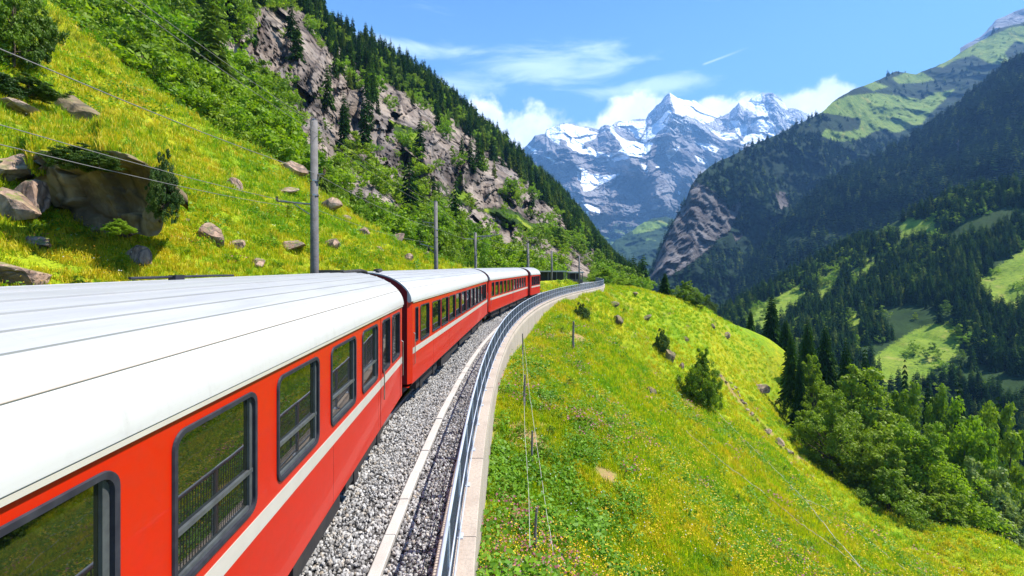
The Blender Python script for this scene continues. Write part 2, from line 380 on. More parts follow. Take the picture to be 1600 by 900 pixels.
M['rock_dark'] = rockmat('dark_boulder', [(.22, .16, .09), (.33, .25, .14), (.26, .21, .14), (.45, .33, .22)], (.045, .04, .03), 1.1, .7, .12, (.10, .13, .03))
M['gravel'] = mat('ballast_bed', (.05, .046, .042), .95, var=(16, .9, (.02, .02, .018)), fine=(50, .2, (.12, .11, .10)), bump=(40, .9, .03))  # bed colour darkened to paint the shaded gaps between the stones
def stonemat():
    m = bpy.data.materials.new('ballast_stone'); m.use_nodes = True; t = NT(m.node_tree); b = m.node_tree.nodes['Principled BSDF']
    oi = t.new('ShaderNodeObjectInfo'); r = oi.outputs['Random']
    c = t.ramp(r, [(0, (.08, .075, .07)), (.25, (.22, .21, .20)), (.55, (.36, .35, .335)), (.8, (.48, .47, .45)), (.94, (.32, .26, .19)), (1, (.60, .58, .55))])
    tc = t.new('ShaderNodeTexCoord').outputs['Object']; c = t.mix(t.maprange(t.noise(tc, 30, 3), .45, .7, 0, .5), c, (.25, .23, .21))
    t.put(b.inputs['Base Color'], c); b.inputs['Roughness'].default_value = .9; return m
M['stone'] = stonemat()

def groundmat(name):
    m = bpy.data.materials.new(name); m.use_nodes = True; t = NT(m.node_tree); b = m.node_tree.nodes['Principled BSDF']
    tc = t.new('ShaderNodeTexCoord').outputs['Object']
    n = t.noise(tc, .08, 6, .6, .5); n2 = t.noise(tc, .9, 6, .65); n3 = t.noise(tc, 6, 4, .7)
    c = t.ramp(n, [(.35, (.19, .30, .010)), (.50, (.32, .37, .012)), (.62, (.44, .38, .014)), (.75, (.24, .33, .010))])
    c = t.mix(t.maprange(n2, .40, .60, 0, .6), c, (.10, .20, .010)); c = t.mix(t.maprange(n2, .62, .72, 0, .7), c, (.30, .20, .04))
    c = t.mix(t.maprange(n3, .45, .70, 0, .6), c, (.035, .06, .008))
    at = t.new('ShaderNodeAttribute', attribute_name='bare'); c = t.mix(t.math('MULTIPLY', at.outputs['Fac'], t.maprange(n3, .3, .5, .55, 1)), c, t.mix(n2, (.22, .13, .06), (.38, .24, .12)))
    t.put(b.inputs['Base Color'], c); b.inputs['Roughness'].default_value = .95; b.inputs['Specular IOR Level'].default_value = .1
    bp = t.new('ShaderNodeBump', i_Height=t.math('ADD', n3, n2)); bp.inputs['Strength'].default_value = .9; bp.inputs['Distance'].default_value = .12; t.put(b.inputs['Normal'], bp.outputs[0]); return m
M['meadow'] = groundmat('meadow_ground')
def mtnmat(name, rockcols, dark, forest, green, sc, bump=.8, dist=2.0, snow=False, gsc=.02):
    """attributes: rock, green (open pasture), snow; everything else is forest floor"""
    m = bpy.data.materials.new(name); m.use_nodes = True; t = NT(m.node_tree); b = m.node_tree.nodes['Principled BSDF']
    tc = t.new('ShaderNodeTexCoord').outputs['Object']; rc, h = rock_nodes(t, tc, sc, rockcols, dark)
    n = t.noise(tc, gsc, 7, .65); n2 = t.noise(tc, gsc * 9, 5, .7)
    fc = t.mix(t.maprange(n, .38, .62), forest[0], forest[1]); fc = t.mix(t.maprange(n2, .5, .7, 0, .8), fc, tuple(x * .5 for x in forest[0]))
    gc = t.mix(t.maprange(n, .40, .62), green[0], green[1]); gc = t.mix(t.maprange(n2, .50, .66, 0, .6), gc, forest[1]); gc = t.mix(t.maprange(t.noise(tc, gsc * 3, 6, .7), .50, .62, 0, .7), gc, tuple(x * y for x, y in zip(green[0], (.55, .62, .6)))); gc = t.mix(t.maprange(t.noise(tc, gsc * 1.7, 6, .7), .56, .66, 0, .6), gc, (.34, .30, .08))
    def thr(an, k=.5, soft=.06):
        a = t.new('ShaderNodeAttribute', attribute_name=an).outputs['Fac']
        v = t.math('ADD', a, t.math('MULTIPLY', t.math('SUBTRACT', n2, .5), 1.5)); return t.maprange(v, k - soft, k + soft)
    c = t.mix(thr('green'), fc, gc); rk = thr('rock'); c = t.mix(rk, c, rc)
    rough = .95
    if snow:
        a = t.new('ShaderNodeAttribute', attribute_name='snow').outputs['Fac']
        s = t.maprange(t.math('ADD', a, t.math('MULTIPLY', t.math('SUBTRACT', t.noise(tc, sc * 4, 6, .7), .5), .5)), .46, .54); c = t.mix(s, c, (.88, .90, .93))
    t.put(b.inputs['Base Color'], c); b.inputs['Roughness'].default_value = rough; b.inputs['Specular IOR Level'].default_value = .1
    bp = t.new('ShaderNodeBump', i_Height=t.math('MULTIPLY', h, t.math('ADD', rk, .3))); bp.inputs['Strength'].default_value = bump; bp.inputs['Distance'].default_value = dist; t.put(b.inputs['Normal'], bp.outputs[0]); return m

# ------------------------------------------------------------------ the line of the railway: reference curve under the eye, n = metres to its left
DS = .25; S0 = -30.0; SS = np.arange(S0, 135, DS)
A0 = -math.atan(45 / F)
curv = np.where(SS < 78, 1 / 150., -1 / 70.); curv = np.convolve(np.pad(curv, 40, mode='edge'), np.ones(81) / 81, 'valid')
hd = np.cumsum(curv) * DS; i0 = int(-S0 / DS); hd = hd - hd[i0] + A0
CX = np.cumsum(np.sin(hd)) * DS; CY = np.cumsum(np.cos(hd)) * DS
CX += -math.tan(-A0) * 2.2 - CX[i0]; CY += 2.2 - CY[i0]
def tr_pt(s, n):
    s = np.asarray(s, float); n = np.asarray(n, float)
    x = np.interp(s, SS, CX); y = np.interp(s, SS, CY); a = np.interp(s, SS, hd)
    return x - np.cos(a) * n, y + np.sin(a) * n
def tr_head(s): return float(np.interp(s, SS, hd))
def tr_inv(x, y):
    x = np.asarray(x, float).ravel(); y = np.asarray(y, float).ravel(); s = np.zeros(len(x)); n = np.zeros(len(x))
    for c in range(0, len(x), 20000):
        xx = x[c:c + 20000]; yy = y[c:c + 20000]; k = ((xx[:, None] - CX[None, ::4]) ** 2 + (yy[:, None] - CY[None, ::4]) ** 2).argmin(1) * 4
        dx_ = xx - CX[k]; dy_ = yy - CY[k]; s[c:c + 20000] = SS[k] + dx_ * np.sin(hd[k]) + dy_ * np.cos(hd[k]); n[c:c + 20000] = -dx_ * np.cos(hd[k]) + dy_ * np.sin(hd[k])
    return s, n
def strip(name, s0, s1, ds, prof, m, parent=None, smooth=False, closed=False):
    """profile [(n, z)] swept along the line"""
    s = np.linspace(s0, s1, max(2, int(round((s1 - s0) / ds)) + 1)); pn = np.array([p[0] for p in prof]); pz = np.array([p[1] for p in prof])
    X, Y = tr_pt(s[:, None], pn[None, :]); V = np.stack([X, Y, np.broadcast_to(pz, X.shape)], -1)
    nu, nv_ = X.shape
    if closed:
        V = np.concatenate([V, V[:, :1]], 1); nv_ += 1
    Fc = grid_faces(nu, nv_)
    me = np_mesh(name, V.reshape(-1, 3), Fc, [m], smooth)
    if closed:
        import bmesh
        bm = bmesh.new(); bm.from_mesh(me); bmesh.ops.remove_doubles(bm, verts=bm.verts, dist=1e-5)
        bmesh.ops.holes_fill(bm, edges=bm.edges); bmesh.ops.recalc_face_normals(bm, faces=bm.faces); bm.to_mesh(me); bm.free()
    return link(name, me, parent)

# ------------------------------------------------------------------ near terrain
def left_h(x, y, s=None, n=None):
    x = np.asarray(x, float); shp = x.shape
    if s is None: s, n = tr_inv(x, y); s = s.reshape(shp); n = n.reshape(shp)
    z = np.interp(n, [4.4, 5.6, 6.6, 8, 14, 24, 40, 60, 90], [-.30, -.35, -.15, .7, 4.9, 11.9, 24.0, 42, 75])
    P = np.stack([x, np.asarray(y, float), np.zeros(shp)], -1); a = np.clip((n - 6.2) / 6, 0, 1)
    return z + a * (fbm(P, .07, 3, seed=3) * 1.6 + fbm(P, .45, 4, seed=9) * .32)
ctrl = []
for s_, z_ in [(-20, -1.2), (-8, -1.1), (4, -.95), (14, -1.0), (22, -1.25), (30, -1.7), (38, -1.65), (46, -1.1), (56, -.55), (68, -.45), (80, -.5), (92, -.6)]:
    for n_ in (0.0, 5): x_, y_ = tr_pt(s_, n_); ctrl.append((float(x_), float(y_), z_ + (.0 if n_ == 0 else .1)))
for px, py, Y in [(1000, 900, 11.4), (1200, 900, 17), (1400, 900, 33.7), (1600, 905, 62), (900, 620, 23), (900, 530, 40), (900, 480, 60), (1000, 600, 62), (1000, 500, 84), (1000, 453, 104),
                  (1100, 480, 115), (1100, 600, 75), (1100, 750, 28), (1160, 512, 122), (1222, 548, 128), (1200, 600, 108), (1200, 700, 60), (1250, 700, 84), (1300, 800, 60), (1400, 862, 50), (1500, 885, 55)]:
    ctrl.append(tuple(unproj(px, py, Y)))
ctrl += [(30, 140, -34), (52, 152, -48), (78, 165, -62), (98, 138, -60), (84, 92, -62), (72, 72, -56), (76, 62, -56), (100, 60, -78), (120, 100, -95), (130, 160, -110), (6, -15, -7), (20, -15, -14), (40, 0, -26), (60, 10, -38),
         (70, 30, -45), (40, -25, -26), (25, 12, -17), (30, 20, -19.5), (90, 0, -62), (160, 60, -120), (160, 200, -150), (20, 180, -60), (-10, 150, -20)]
ctrl = np.array(ctrl)
def tps_fit(c, lam=.5):
    d = np.hypot(c[:, None, 0] - c[None, :, 0], c[:, None, 1] - c[None, :, 1]) / 10; K = np.where(d > 0, d * d * np.log(d + 1e-12), 0); n = len(c)
    A = np.zeros((n + 3, n + 3)); A[:n, :n] = K + lam * .01 * np.eye(n); Pm = np.c_[np.ones(n), c[:, :2] / 10]; A[:n, n:] = Pm; A[n:, :n] = Pm.T
    return np.linalg.solve(A, np.r_[c[:, 2], 0, 0, 0])
tw = tps_fit(ctrl)
def right_h(x, y, sn=None):
    x = np.asarray(x, float); y = np.asarray(y, float); shp = x.shape; xf = x.ravel(); yf = y.ravel(); o = np.zeros(len(xf))
    for c in range(0, len(xf), 20000):
        xx = xf[c:c + 20000]; yy = yf[c:c + 20000]; d = np.hypot(xx[:, None] - ctrl[None, :, 0], yy[:, None] - ctrl[None, :, 1]) / 10
        o[c:c + 20000] = np.where(d > 0, d * d * np.log(d + 1e-12), 0) @ tw[:-3] + tw[-3] + tw[-2] * xx / 10 + tw[-1] * yy / 10
    z = o.reshape(shp)
    s, n = tr_inv(x, y) if sn is None else sn; n = n.reshape(shp)
    P = np.stack([x, y, np.zeros(shp)], -1); a = np.clip((-n) / 5, 0, 1)
    z = z + a * (fbm(P, .06, 3, seed=21) * .9 + fbm(P, .35, 4, seed=25) * .28)
    return np.where(n > -.05, np.minimum(z, -.9), z)
# left hillside
sg = np.concatenate([np.arange(-28, 60, .4), np.arange(60, 124, 1.0)]); ng = np.concatenate([np.arange(4.4, 20, .3), np.arange(20, 62, .7)])
SG, NG = np.meshgrid(sg, ng, indexing='ij'); X, Y = tr_pt(SG, NG); Z = left_h(X, Y, SG, NG)
bare = np.clip(fbm(np.stack([X, Y, Z], -1), .35, 4, seed=5) * 2.2 - .75, 0, 1)
lt = link('hillside', np_mesh('hillside', np.stack([X, Y, Z], -1).reshape(-1, 3), grid_faces(len(sg), len(ng)), [M['meadow']], True, {'bare': ('FLOAT', bare.ravel().astype(np.float32))}))
tag(lt, kind='structure')
# right meadow
ux = np.linspace(0, 1, 260); xg = -8 + 30 * ux + 170 * ux ** 3; uy = np.linspace(0, 1, 320); yg = -28 + 110 * uy + 118 * uy ** 3
X, Y = np.meshgrid(xg, yg, indexing='ij'); Zr = right_h(X, Y)
sR, nR = tr_inv(X, Y); nR = nR.reshape(X.shape); sR = sR.reshape(X.shape)
P = np.stack([X, Y, Zr], -1)
def hit(px, py, fn, y0=4, y1=170, n=500):
    Y = np.geomspace(y0, y1, n); P = unproj(px, py, Y); h = fn(P[:, 0], P[:, 1]); below = np.nonzero(P[:, 2] < h)[0]
    k = below[0] if len(below) else n - 1; return P[k]
def bare_spot(P_):
    r_ = 0
    for (bx, by, br) in BARE: r_ = np.maximum(r_, np.clip(1.4 - np.hypot(P_[..., 0] - bx, P_[..., 1] - by) / br, 0, 1))
    return np.clip(r_ * (1 + 1.2 * fbm(P_, 1.1, 3, seed=17)), 0, 1)
BARE = [(-.05, 7.7, .8), (.35, 10.6, .7), (.35, 14.5, .9), (5.5, 40, 1.6), (10.5, 58, 2.2), (3.2, 15.0, .5), (9, 22, .7)]
for a_, b_ in zip([(1128, 590), (1150, 622), (1176, 652), (1200, 672), (1216, 690), (1228, 706)], [(1150, 622), (1176, 652), (1200, 672), (1216, 690), (1228, 706), (1262, 722)]):
    for f_ in (0, .25, .5, .75): h_ = hit(a_[0] + (b_[0] - a_[0]) * f_, a_[1] + (b_[1] - a_[1]) * f_, right_h); BARE.append((h_[0], h_[1], .75))
bare = bare_spot(P) + np.clip(1.15 - np.abs(nR + .9) / .9, 0, 1) * np.clip(fbm(P, .5, 3, seed=8) * 2.2 + .25, 0, 1) + np.clip(fbm(P, .22, 4, seed=15) * 2.4 - .95, 0, 1)
rt = link('meadow_slope', np_mesh('meadow_slope', P.reshape(-1, 3), grid_faces(260, 320), [M['meadow']], True, {'bare': ('FLOAT', np.clip(bare, 0, 1).ravel().astype(np.float32))}))
tag(rt, kind='structure')
def hit(px, py, fn, y0=4, y1=170, n=500):
    Y = np.geomspace(y0, y1, n); P = unproj(px, py, Y); h = fn(P[:, 0], P[:, 1]); below = np.nonzero(P[:, 2] < h)[0]
    k = below[0] if len(below) else n - 1; return P[k]
valley = link('valley_floor', np_mesh('valley_floor', [(-20000, -3000, -420), (20000, -3000, -420), (20000, 16000, -420), (-20000, 16000, -420)], [(0, 1, 2, 3)], [M['meadow']], attrs={'bare': ('FLOAT', np.zeros(4, np.float32))}))
tag(valley, kind='structure')
# ------------------------------------------------------------------ railway: bed, rails, trough, wall, railing
bed = strip('ballast_bed', -28, 118, .5, [(5.9, -.55), (5.0, -.22), (4.2, -.13), (2.6, -.13), (1.9, -.17), (.9, -.17), (.68, -.19), (.66, -1.2)], M['gravel']); tag(bed, kind='structure')
for s_, n_ in ((1, 3.86), (-1, 2.81)):
    rl = strip('rail', -6, 116, .6, [(n_ - .035, -.14), (n_ - .035, 0), (n_ + .035, 0), (n_ + .035, -.14)], M['steel'], closed=True)
    rl['_r'] = 1
rails = [o for o in col.objects if '_r' in o]
trk = empty('railway_track', (*[float(v) for v in tr_pt(0, 3.34)], 0)); tag(trk, 'single narrow gauge railway track curving away on pale ballast under the train', 'railway track')
for o in rails: o.parent = trk; o.matrix_parent_inverse = Matrix.Translation(-Vector(trk.location)); del o['_r']
mb = MB()
for k in range(0, 96):
    s = 58 + k * .62; x, y = tr_pt(s, 3.34); a = tr_head(s); Rm = Matrix.Rotation(-a, 3, 'Z')
    V = [Rm @ Vector((u, v, w_)) + Vector((float(x), float(y), 0)) for u in (-.95, .95) for v in (-.12, .12) for w_ in (-.2, -.085)]
    mb.add(V, [(0, 1, 3, 2), (4, 6, 7, 5), (0, 4, 5, 1), (2, 3, 7, 6), (0, 2, 6, 4), (1, 5, 7, 3)])
o = mb.build('sleepers', M['wood'], trk); o.matrix_parent_inverse = Matrix.Translation(-Vector(trk.location)); o['kind'] = 'stuff'
def piece(name, s0, s1, prof, m, parent, seg=1, jit=0):
    """closed block following the line; pieces are built in the parent's space"""
    s = np.linspace(s0, s1, seg + 1); V = []
    for q in s:
        for n_, z_ in prof:
            x, y = tr_pt(q, n_); V.append((float(x) - parent.location.x, float(y) - parent.location.y, z_ + jit - parent.location.z))
    k = len(prof); Fc = []
    for i in range(seg):
        for j in range(k): j2 = (j + 1) % k; Fc.append((i * k + j, (i + 1) * k + j, (i + 1) * k + j2, i * k + j2))
    Fc.append(tuple(range(k))); Fc.append(tuple(seg * k + j for j in range(k))[::-1])
    mb = MB(); mb.add(V, Fc); return mb.build(name, m, parent)
# cable trough: one concrete cover after another
ct = empty('cable_trough', (*[float(v) for v in tr_pt(0, 1.47)], 0)); tag(ct, 'line of pale concrete cable trough covers lying in the ballast between train and wall', 'cable trough')
for k in range(105):
    s = 1.5 + k * 1.0; j = random.uniform(-.006, .006)
    piece('slab', s, s + .988, [(1.39 + j, -.24), (1.39 + j, -.092), (1.405 + j, -.08), (1.545 + j, -.08), (1.56 + j, -.092), (1.56 + j, -.24)], M['concrete2'], ct, 1, random.uniform(-.008, .008))
# retaining wall with coping stones
rw = empty('retaining_wall', (*[float(v) for v in tr_pt(0, .3)], 0)); tag(rw, 'pale concrete retaining wall with flat coping curving beside the track', 'wall')
wl = strip('wall', -26, 116, .5, [(.64, -1.3), (.64, -.07), (.19, -.07), (.185, -.4), (.17, -3.6)], M['concrete'], rw); wl.matrix_parent_inverse = Matrix.Translation(-Vector(rw.location))
for k in range(42):
    s = -1 + k * 2.6; piece('coping', s, s + 2.585, [(.69, -.19), (.69, .03), (.675, .045), (.175, .045), (.16, .03), (.16, -.065)], M['concrete'], rw, 3, random.uniform(-.004, .004))
# railing
rg = empty('railing', (*[float(v) for v in tr_pt(0, .42)], .05)); tag(rg, 'long grey metal railing with dark wire panels standing on the wall', 'railing')
NF = .42
rail_seg = 1.5
mesh_panel_cache = {}
for k in range(-1, 74):
    s = 1.2 + k * rail_seg; x, y = tr_pt(s, NF); a = -tr_head(s)
    if 'post' not in mesh_panel_cache:
        mb = MB(); mb.box(-.025, .025, -.03, .03, 0, 1.05); mb.box(-.07, .07, -.07, .07, -.004, .012); mesh_panel_cache['post'] = mb.mesh('post', M['galv'])
    link('post', mesh_panel_cache['post'], rg, (float(x) - rg.location.x, float(y) - rg.location.y, 0), (0, 0, a))
    x2, y2 = tr_pt(s + rail_seg, NF); L = math.hypot(float(x2 - x), float(y2 - y)); a2 = -math.atan2(float(x2 - x), float(y2 - y))
    if 'rail' not in mesh_panel_cache:
        mb = MB(); mb.tube([(0, 0, 1.07), (0, L + .004, 1.07)], .024, 8); mesh_panel_cache['rail'] = mb.mesh('handrail', M['galv'], True)
        mb = MB(); mb.tube([(.03, 0, .10), (.03, L, .10)], .014, 6); mb.tube([(.03, 0, .58), (.03, L, .58)], .012, 6); mesh_panel_cache['mid'] = mb.mesh('rail_bar', M['galv'], True)
        mb = MB()
        for q in range(26):
            yy = .04 + q * (L - .08) / 25; mb.box(-.003, .003, yy - .006, yy + .006, .09, 1.05)
        for q in range(9): zz = .12 + q * .115; mb.box(-.0045, -.0015, .03, L - .03, zz - .004, zz + .004)
        mesh_panel_cache['mesh'] = mb.mesh('mesh_panel', M['slate'])
    lo = (float(x) - rg.location.x, float(y) - rg.location.y, 0)
    link('handrail', mesh_panel_cache['rail'], rg, lo, (0, 0, a2)); link('rail_bar', mesh_panel_cache['mid'], rg, lo, (0, 0, a2)); link('mesh_panel', mesh_panel_cache['mesh'], rg, lo, (0, 0, a2))
# ballast stones
def stone_mesh(seed):
    import bmesh
    bm = bmesh.new(); bmesh.ops.create_icosphere(bm, subdivisions=1, radius=1); r = random.Random(seed)
    for v in bm.verts: v.co *= r.uniform(.72, 1.1)
    sx, sy, sz = r.uniform(.8, 1.25), r.uniform(.7, 1.0), r.uniform(.5, .8)
    for v in bm.verts: v.co = Vector((v.co.x * sx, v.co.y * sy, v.co.z * sz))
    for q in range(3):
        nn = Vector((r.gauss(0, 1), r.gauss(0, 1), r.gauss(0, 1))).normalized(); d = r.uniform(.5, .7)
        for v in bm.verts:
            e = v.co.dot(nn) - d
            if e > 0: v.co -= nn * e
    me = bpy.data.meshes.new('ballast_stone'); bm.to_mesh(me); bm.free(); me.materials.append(M['stone']); return me
sp = [proto('ballast_stone', stone_mesh(i)) for i in range(6)]
ss, nn, sc = [], [], []
for (sa, sb, dens, k) in ((-10, 2, 380, 1.0), (2.0, 14, 720, .80), (14, 30, 440, .92), (30, 60, 150, 1.5), (60, 112, 34, 3.2)):
    for (na, nb) in (((.68, 1.36), (1.58, 2.75)) if sa < 55 else ((.68, 1.36), (1.58, 2.72), (2.9, 3.78), (3.9, 5.2))):
        N = int((sb - sa) * (nb - na) * dens); ss.append(rng.uniform(sa, sb, N)); nn.append(rng.uniform(na, nb, N)); sc.append(rng.choice([.024, .034, .044, .056], N) * rng.uniform(.85, 1.15, N) * k)
ss = np.concatenate(ss); nn = np.concatenate(nn); sc = np.concatenate(sc)
X, Y = tr_pt(ss, nn); zz = np.interp(nn, [.6, .9, 1.9, 2.6, 5], [-.17, -.15, -.15, -.11, -.11]) + rng.uniform(-.012, .022, len(ss)) + .02 * vnoise(np.stack([X * 1.5, Y * 1.5, X * 0], -1))
o = scatter('ballast_stones', np.stack([X, Y, zz], -1), sp, sc, rng.uniform(0, 6.28, (len(ss), 3))); tag(o, 'pale broken ballast stones heaped beside the track', 'ballast', kind='stuff')

# ------------------------------------------------------------------ the train
HW, ZB, ZG = 1.33, .76, 3.0
def rrect(y0, y1, z0, z1, r, n=6):
    """rounded rectangle loop in the plane of the side, counter-clockwise seen from +x"""
    pts = []
    for cy, cz, a0_ in ((y1 - r, z0 + r, -90), (y1 - r, z1 - r, 0), (y0 + r, z1 - r, 90), (y0 + r, z0 + r, 180)):
        for i in range(n + 1): a = R(a0_ + 90 * i / n); pts.append((cy + r * math.cos(a), cz + r * math.sin(a)))
    return pts
def outer_of(pts, y0, y1, z0, z1, c0, c1, d0, d1):
    """match every point of the loop with one on the cell's border"""
    cy, cz = (y0 + y1) / 2, (z0 + z1) / 2; res = []
    for (y, z) in pts:
        u = (y - cy) / ((y1 - y0) / 2); v = (z - cz) / ((z1 - z0) / 2); k = 1 / max(abs(u), abs(v)); u *= k; v *= k
        yy = cy + (u * (c1 - cy) if u > 0 else u * (cy - c0)); zz_ = cz + (v * (d1 - cz) if v > 0 else v * (cz - d0)); res.append((yy, zz_))
    return res
def roof_z(x): return ZG + .80 * max(0.0, 1 - min(1, abs(x) / HW) ** 2.0) ** .5
RIBS = (1.2, 1.0, .85, .68, .5, .25)
def carriage(label, s_mid, L, wins, group, sash=True, doors=(), end_black=True, detail=True):
    x, y = tr_pt(s_mid, 3.34); rt_ = empty('train_carriage', (float(x), float(y), 0), -tr_head(s_mid)); tag(rt_, label, 'train carriage', group)
    y0, y1 = -L / 2, L / 2; ch = .16                               # chamfered corners at the ends
    # side walls with openings
    ZS = 1.62
    mb = MB(); edges = [y0 + ch]
    for a, b in zip(wins[:-1], wins[1:]): edges.append((a[1] + b[0]) / 2)
    edges.append(y1 - ch)
    for i, wn in enumerate(wins):
        a, b, z0, z1, rr = wn[:5]; c0, c1 = edges[i], edges[i + 1]
        inn = rrect(a, b, z0, z1, rr); ou = outer_of(inn, a, b, z0, z1, c0, c1, ZS, ZG); n = len(inn)
        V = [(HW, p[0], p[1]) for p in inn] + [(HW, p[0], p[1]) for p in ou] + [(HW - .07, p[0], p[1]) for p in inn]
        Fc = [(i_, (i_ + 1) % n, n + (i_ + 1) % n, n + i_)[::-1] for i_ in range(n)] + [(i_, (i_ + 1) % n, 2 * n + (i_ + 1) % n, 2 * n + i_) for i_ in range(n)]
        # exact cell corners
        mb.add(V, Fc)
        for (cy, cz) in ((c0, ZS), (c1, ZS), (c0, ZG), (c1, ZG)):
            near = sorted(range(n), key=lambda q: (ou[q][0] - cy) ** 2 + (ou[q][1] - cz) ** 2)[:2]
            if (ou[near[0]][0] - cy) ** 2 + (ou[near[0]][1] - cz) ** 2 > 1e-6:
                mb.add([(HW, *ou[near[0]]), (HW, cy, cz), (HW, *ou[near[1]])], [(0, 1, 2)])
    mb.add([(HW, y0 + ch, ZB), (HW, y1 - ch, ZB), (HW, y1 - ch, ZS), (HW, y0 + ch, ZS)], [(0, 1, 2, 3)])
    mb.add([(HW, y0 + ch, ZB), (HW, y1 - ch, ZB), (HW - .06, y1 - ch, ZB - .08), (HW - .06, y0 + ch, ZB - .08)], [(0, 1, 2, 3)])
    mb.add([(-HW, y0 + ch, ZB), (-HW, y1 - ch, ZB), (-HW, y1 - ch, ZG), (-HW, y0 + ch, ZG)], [(3, 2, 1, 0)])
    for sx in (1, -1):
        for e, ye, yc in ((0, y0, y0 + ch), (1, y1, y1 - ch)):
            mb.add([(sx * HW, yc, ZB), (sx * (HW - .10), ye, ZB), (sx * (HW - .10), ye, ZG), (sx * HW, yc, ZG)], [(0, 1, 2, 3)])
    mb.add([(HW - .06, y0, ZB - .08), (HW - .06, y1, ZB - .08), (-HW, y1, ZB - .08), (-HW, y0, ZB - .08)], [(0, 1, 2, 3)])
    body = mb.build('body', M['red'], rt_)
    # inner dark lining so nothing shines through
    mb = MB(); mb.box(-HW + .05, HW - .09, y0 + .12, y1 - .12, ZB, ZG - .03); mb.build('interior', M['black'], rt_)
    for e, ye in ((0, y0), (1, y1)):
        pr = [(-(HW - .10), ZB), ((HW - .10), ZB)] + [(xx, roof_z(xx) - .04) for xx in np.linspace(HW - .10, -(HW - .10), 17)]
        sg_ = -1 if e == 0 else 1
        V = [(p[0], ye, p[1]) for p in pr]; mb = MB(); mb.add(V, [tuple(range(len(pr)))]); mb.build('end_wall', M['darkred'], rt_)  # end walls carry their shade in the colour
        mb = MB()
        for i in range(4):
            d = ye + sg_ * (.03 + .055 * i); q = .62 if i % 2 else .70
            mb.box(-q, q, min(d, d + sg_ * .05), max(d, d + sg_ * .05), .95, 3.12 if i % 2 else 3.2)
        mb.build('gangway', M['black'], rt_)
        mb = MB(); mb.box(-.13, .13, min(ye, ye + sg_ * .27), max(ye, ye + sg_ * .27), .55, .80)
        for sx in (-.75, .75): mb.tube([(sx, ye, .82), (sx, ye + sg_ * .2, .82)], .08, 8)
        mb.build('coupling', M['black'], rt_)
    # stripe
    mb = MB(); mb.box(HW - .01, HW + .005, y0 + ch + .02, y1 - ch - .02, 1.555, 1.715); mb.build('stripe', M['cream'], rt_)
    # roof
    xs = sorted(set([round(v, 4) for v in np.concatenate([HW * np.sin(np.linspace(-math.pi / 2, math.pi / 2, 41))])]))
    prof = [(-HW - .03, ZG - .005)] + [(xx * (HW + .03) / HW, roof_z(xx)) for xx in xs] + [(HW + .03, ZG - .005), (HW - .03, ZG - .03), (-HW + .03, ZG - .03)]
    V = []; Fc = []; n = len(prof); ys = [y0 + .02, y0 + .06] + [y0 + .06 + (L - .12) * i / 8 for i in range(1, 8)] + [y1 - .06, y1 - .02]
    for j, yy in enumerate(ys):
        k = .985 if j in (0, len(ys) - 1) else 1
        for (xx, z_) in prof: V.append((xx * k, yy, ZG + (z_ - ZG) * k))
    for j in range(len(ys) - 1):
        for i in range(n): i2 = (i + 1) % n; Fc.append((j * n + i, (j + 1) * n + i, (j + 1) * n + i2, j * n + i2))
    Fc.append(tuple(range(n))); Fc.append(tuple((len(ys) - 1) * n + i for i in range(n))[::-1])
    mb = MB(); mb.add(V, Fc); ro = mb.build('roof', M['roof'], rt_)
    ro.data.polygons.foreach_set('use_smooth', np.array([len(p.vertices) == 4 for p in ro.data.polygons]))
    for rb in RIBS:
        for sx in (1, -1):
            z_ = roof_z(rb); sl = math.atan2(roof_z(rb - .01) - roof_z(rb + .01), .02); mb = MB(); wd = .016 if rb != 1.2 else .006; hg = .012 if rb != 1.2 else .010
            tx, tz = math.cos(sl), -math.sin(sl); nx, nz = math.sin(sl), math.cos(sl); V = []
            xr = rb * (HW + .03) / HW
            for yy in (y0 + .06, y1 - .06):
                for (u, v) in ((-wd, -.006), (-wd * .6, hg), (wd * .6, hg), (wd, -.006)): V.append((sx * (xr + u * tx + v * nx), yy, z_ + u * tz + v * nz))
            mb.add(V, [(0, 1, 5, 4), (1, 2, 6, 5), (2, 3, 7, 6), (0, 3, 2, 1), (4, 5, 6, 7)]); mb.build('roof_rib', M['roof'] if rb != 1.2 else M['gutter'], ro)
    mb = MB(); mb.box(HW + .005, HW + .026, y0 + ch, y1 - ch, ZG - .045, ZG - .012); mb.build('gutter', M['cream'], rt_)
    # windows
    for wn in wins:
        a, b, z0, z1, rr = wn[:5]; kind = wn[5] if len(wn) > 5 else 'w'
        fw = .034 if sash else .028
        ou = rrect(a - .006, b + .006, z0 - .006, z1 + .006, rr + .006); inn = rrect(a + fw, b - fw, z0 + fw, z1 - fw, max(.02, rr - fw * .6)); n = len(ou)
        V = [(HW + .003, p[0], p[1]) for p in ou] + [(HW + .018, p[0] * .86 + q[0] * .14, p[1] * .86 + q[1] * .14) for p, q in zip(ou, inn)] + [(HW + .016, p[0], p[1]) for p in inn] + [(HW - .05, p[0], p[1]) for p in inn]
        Fc = []
        for lv in range(3):
            for i in range(n): i2 = (i + 1) % n; Fc.append((lv * n + i, lv * n + i2, (lv + 1) * n + i2, (lv + 1) * n + i))
        mb = MB(); mb.add(V, Fc); wf = mb.build('window' if kind == 'w' else 'door_window', M['rubber'], rt_)
        inn2 = rrect(a + fw - .01, b - fw + .01, z0 + fw - .01, z1 - fw + .01, max(.02, rr - fw * .6))
        mb = MB(); mb.add([(HW - .035, p[0], p[1]) for p in inn2], [tuple(range(n))]); mb.build('pane', M['glass'], wf)
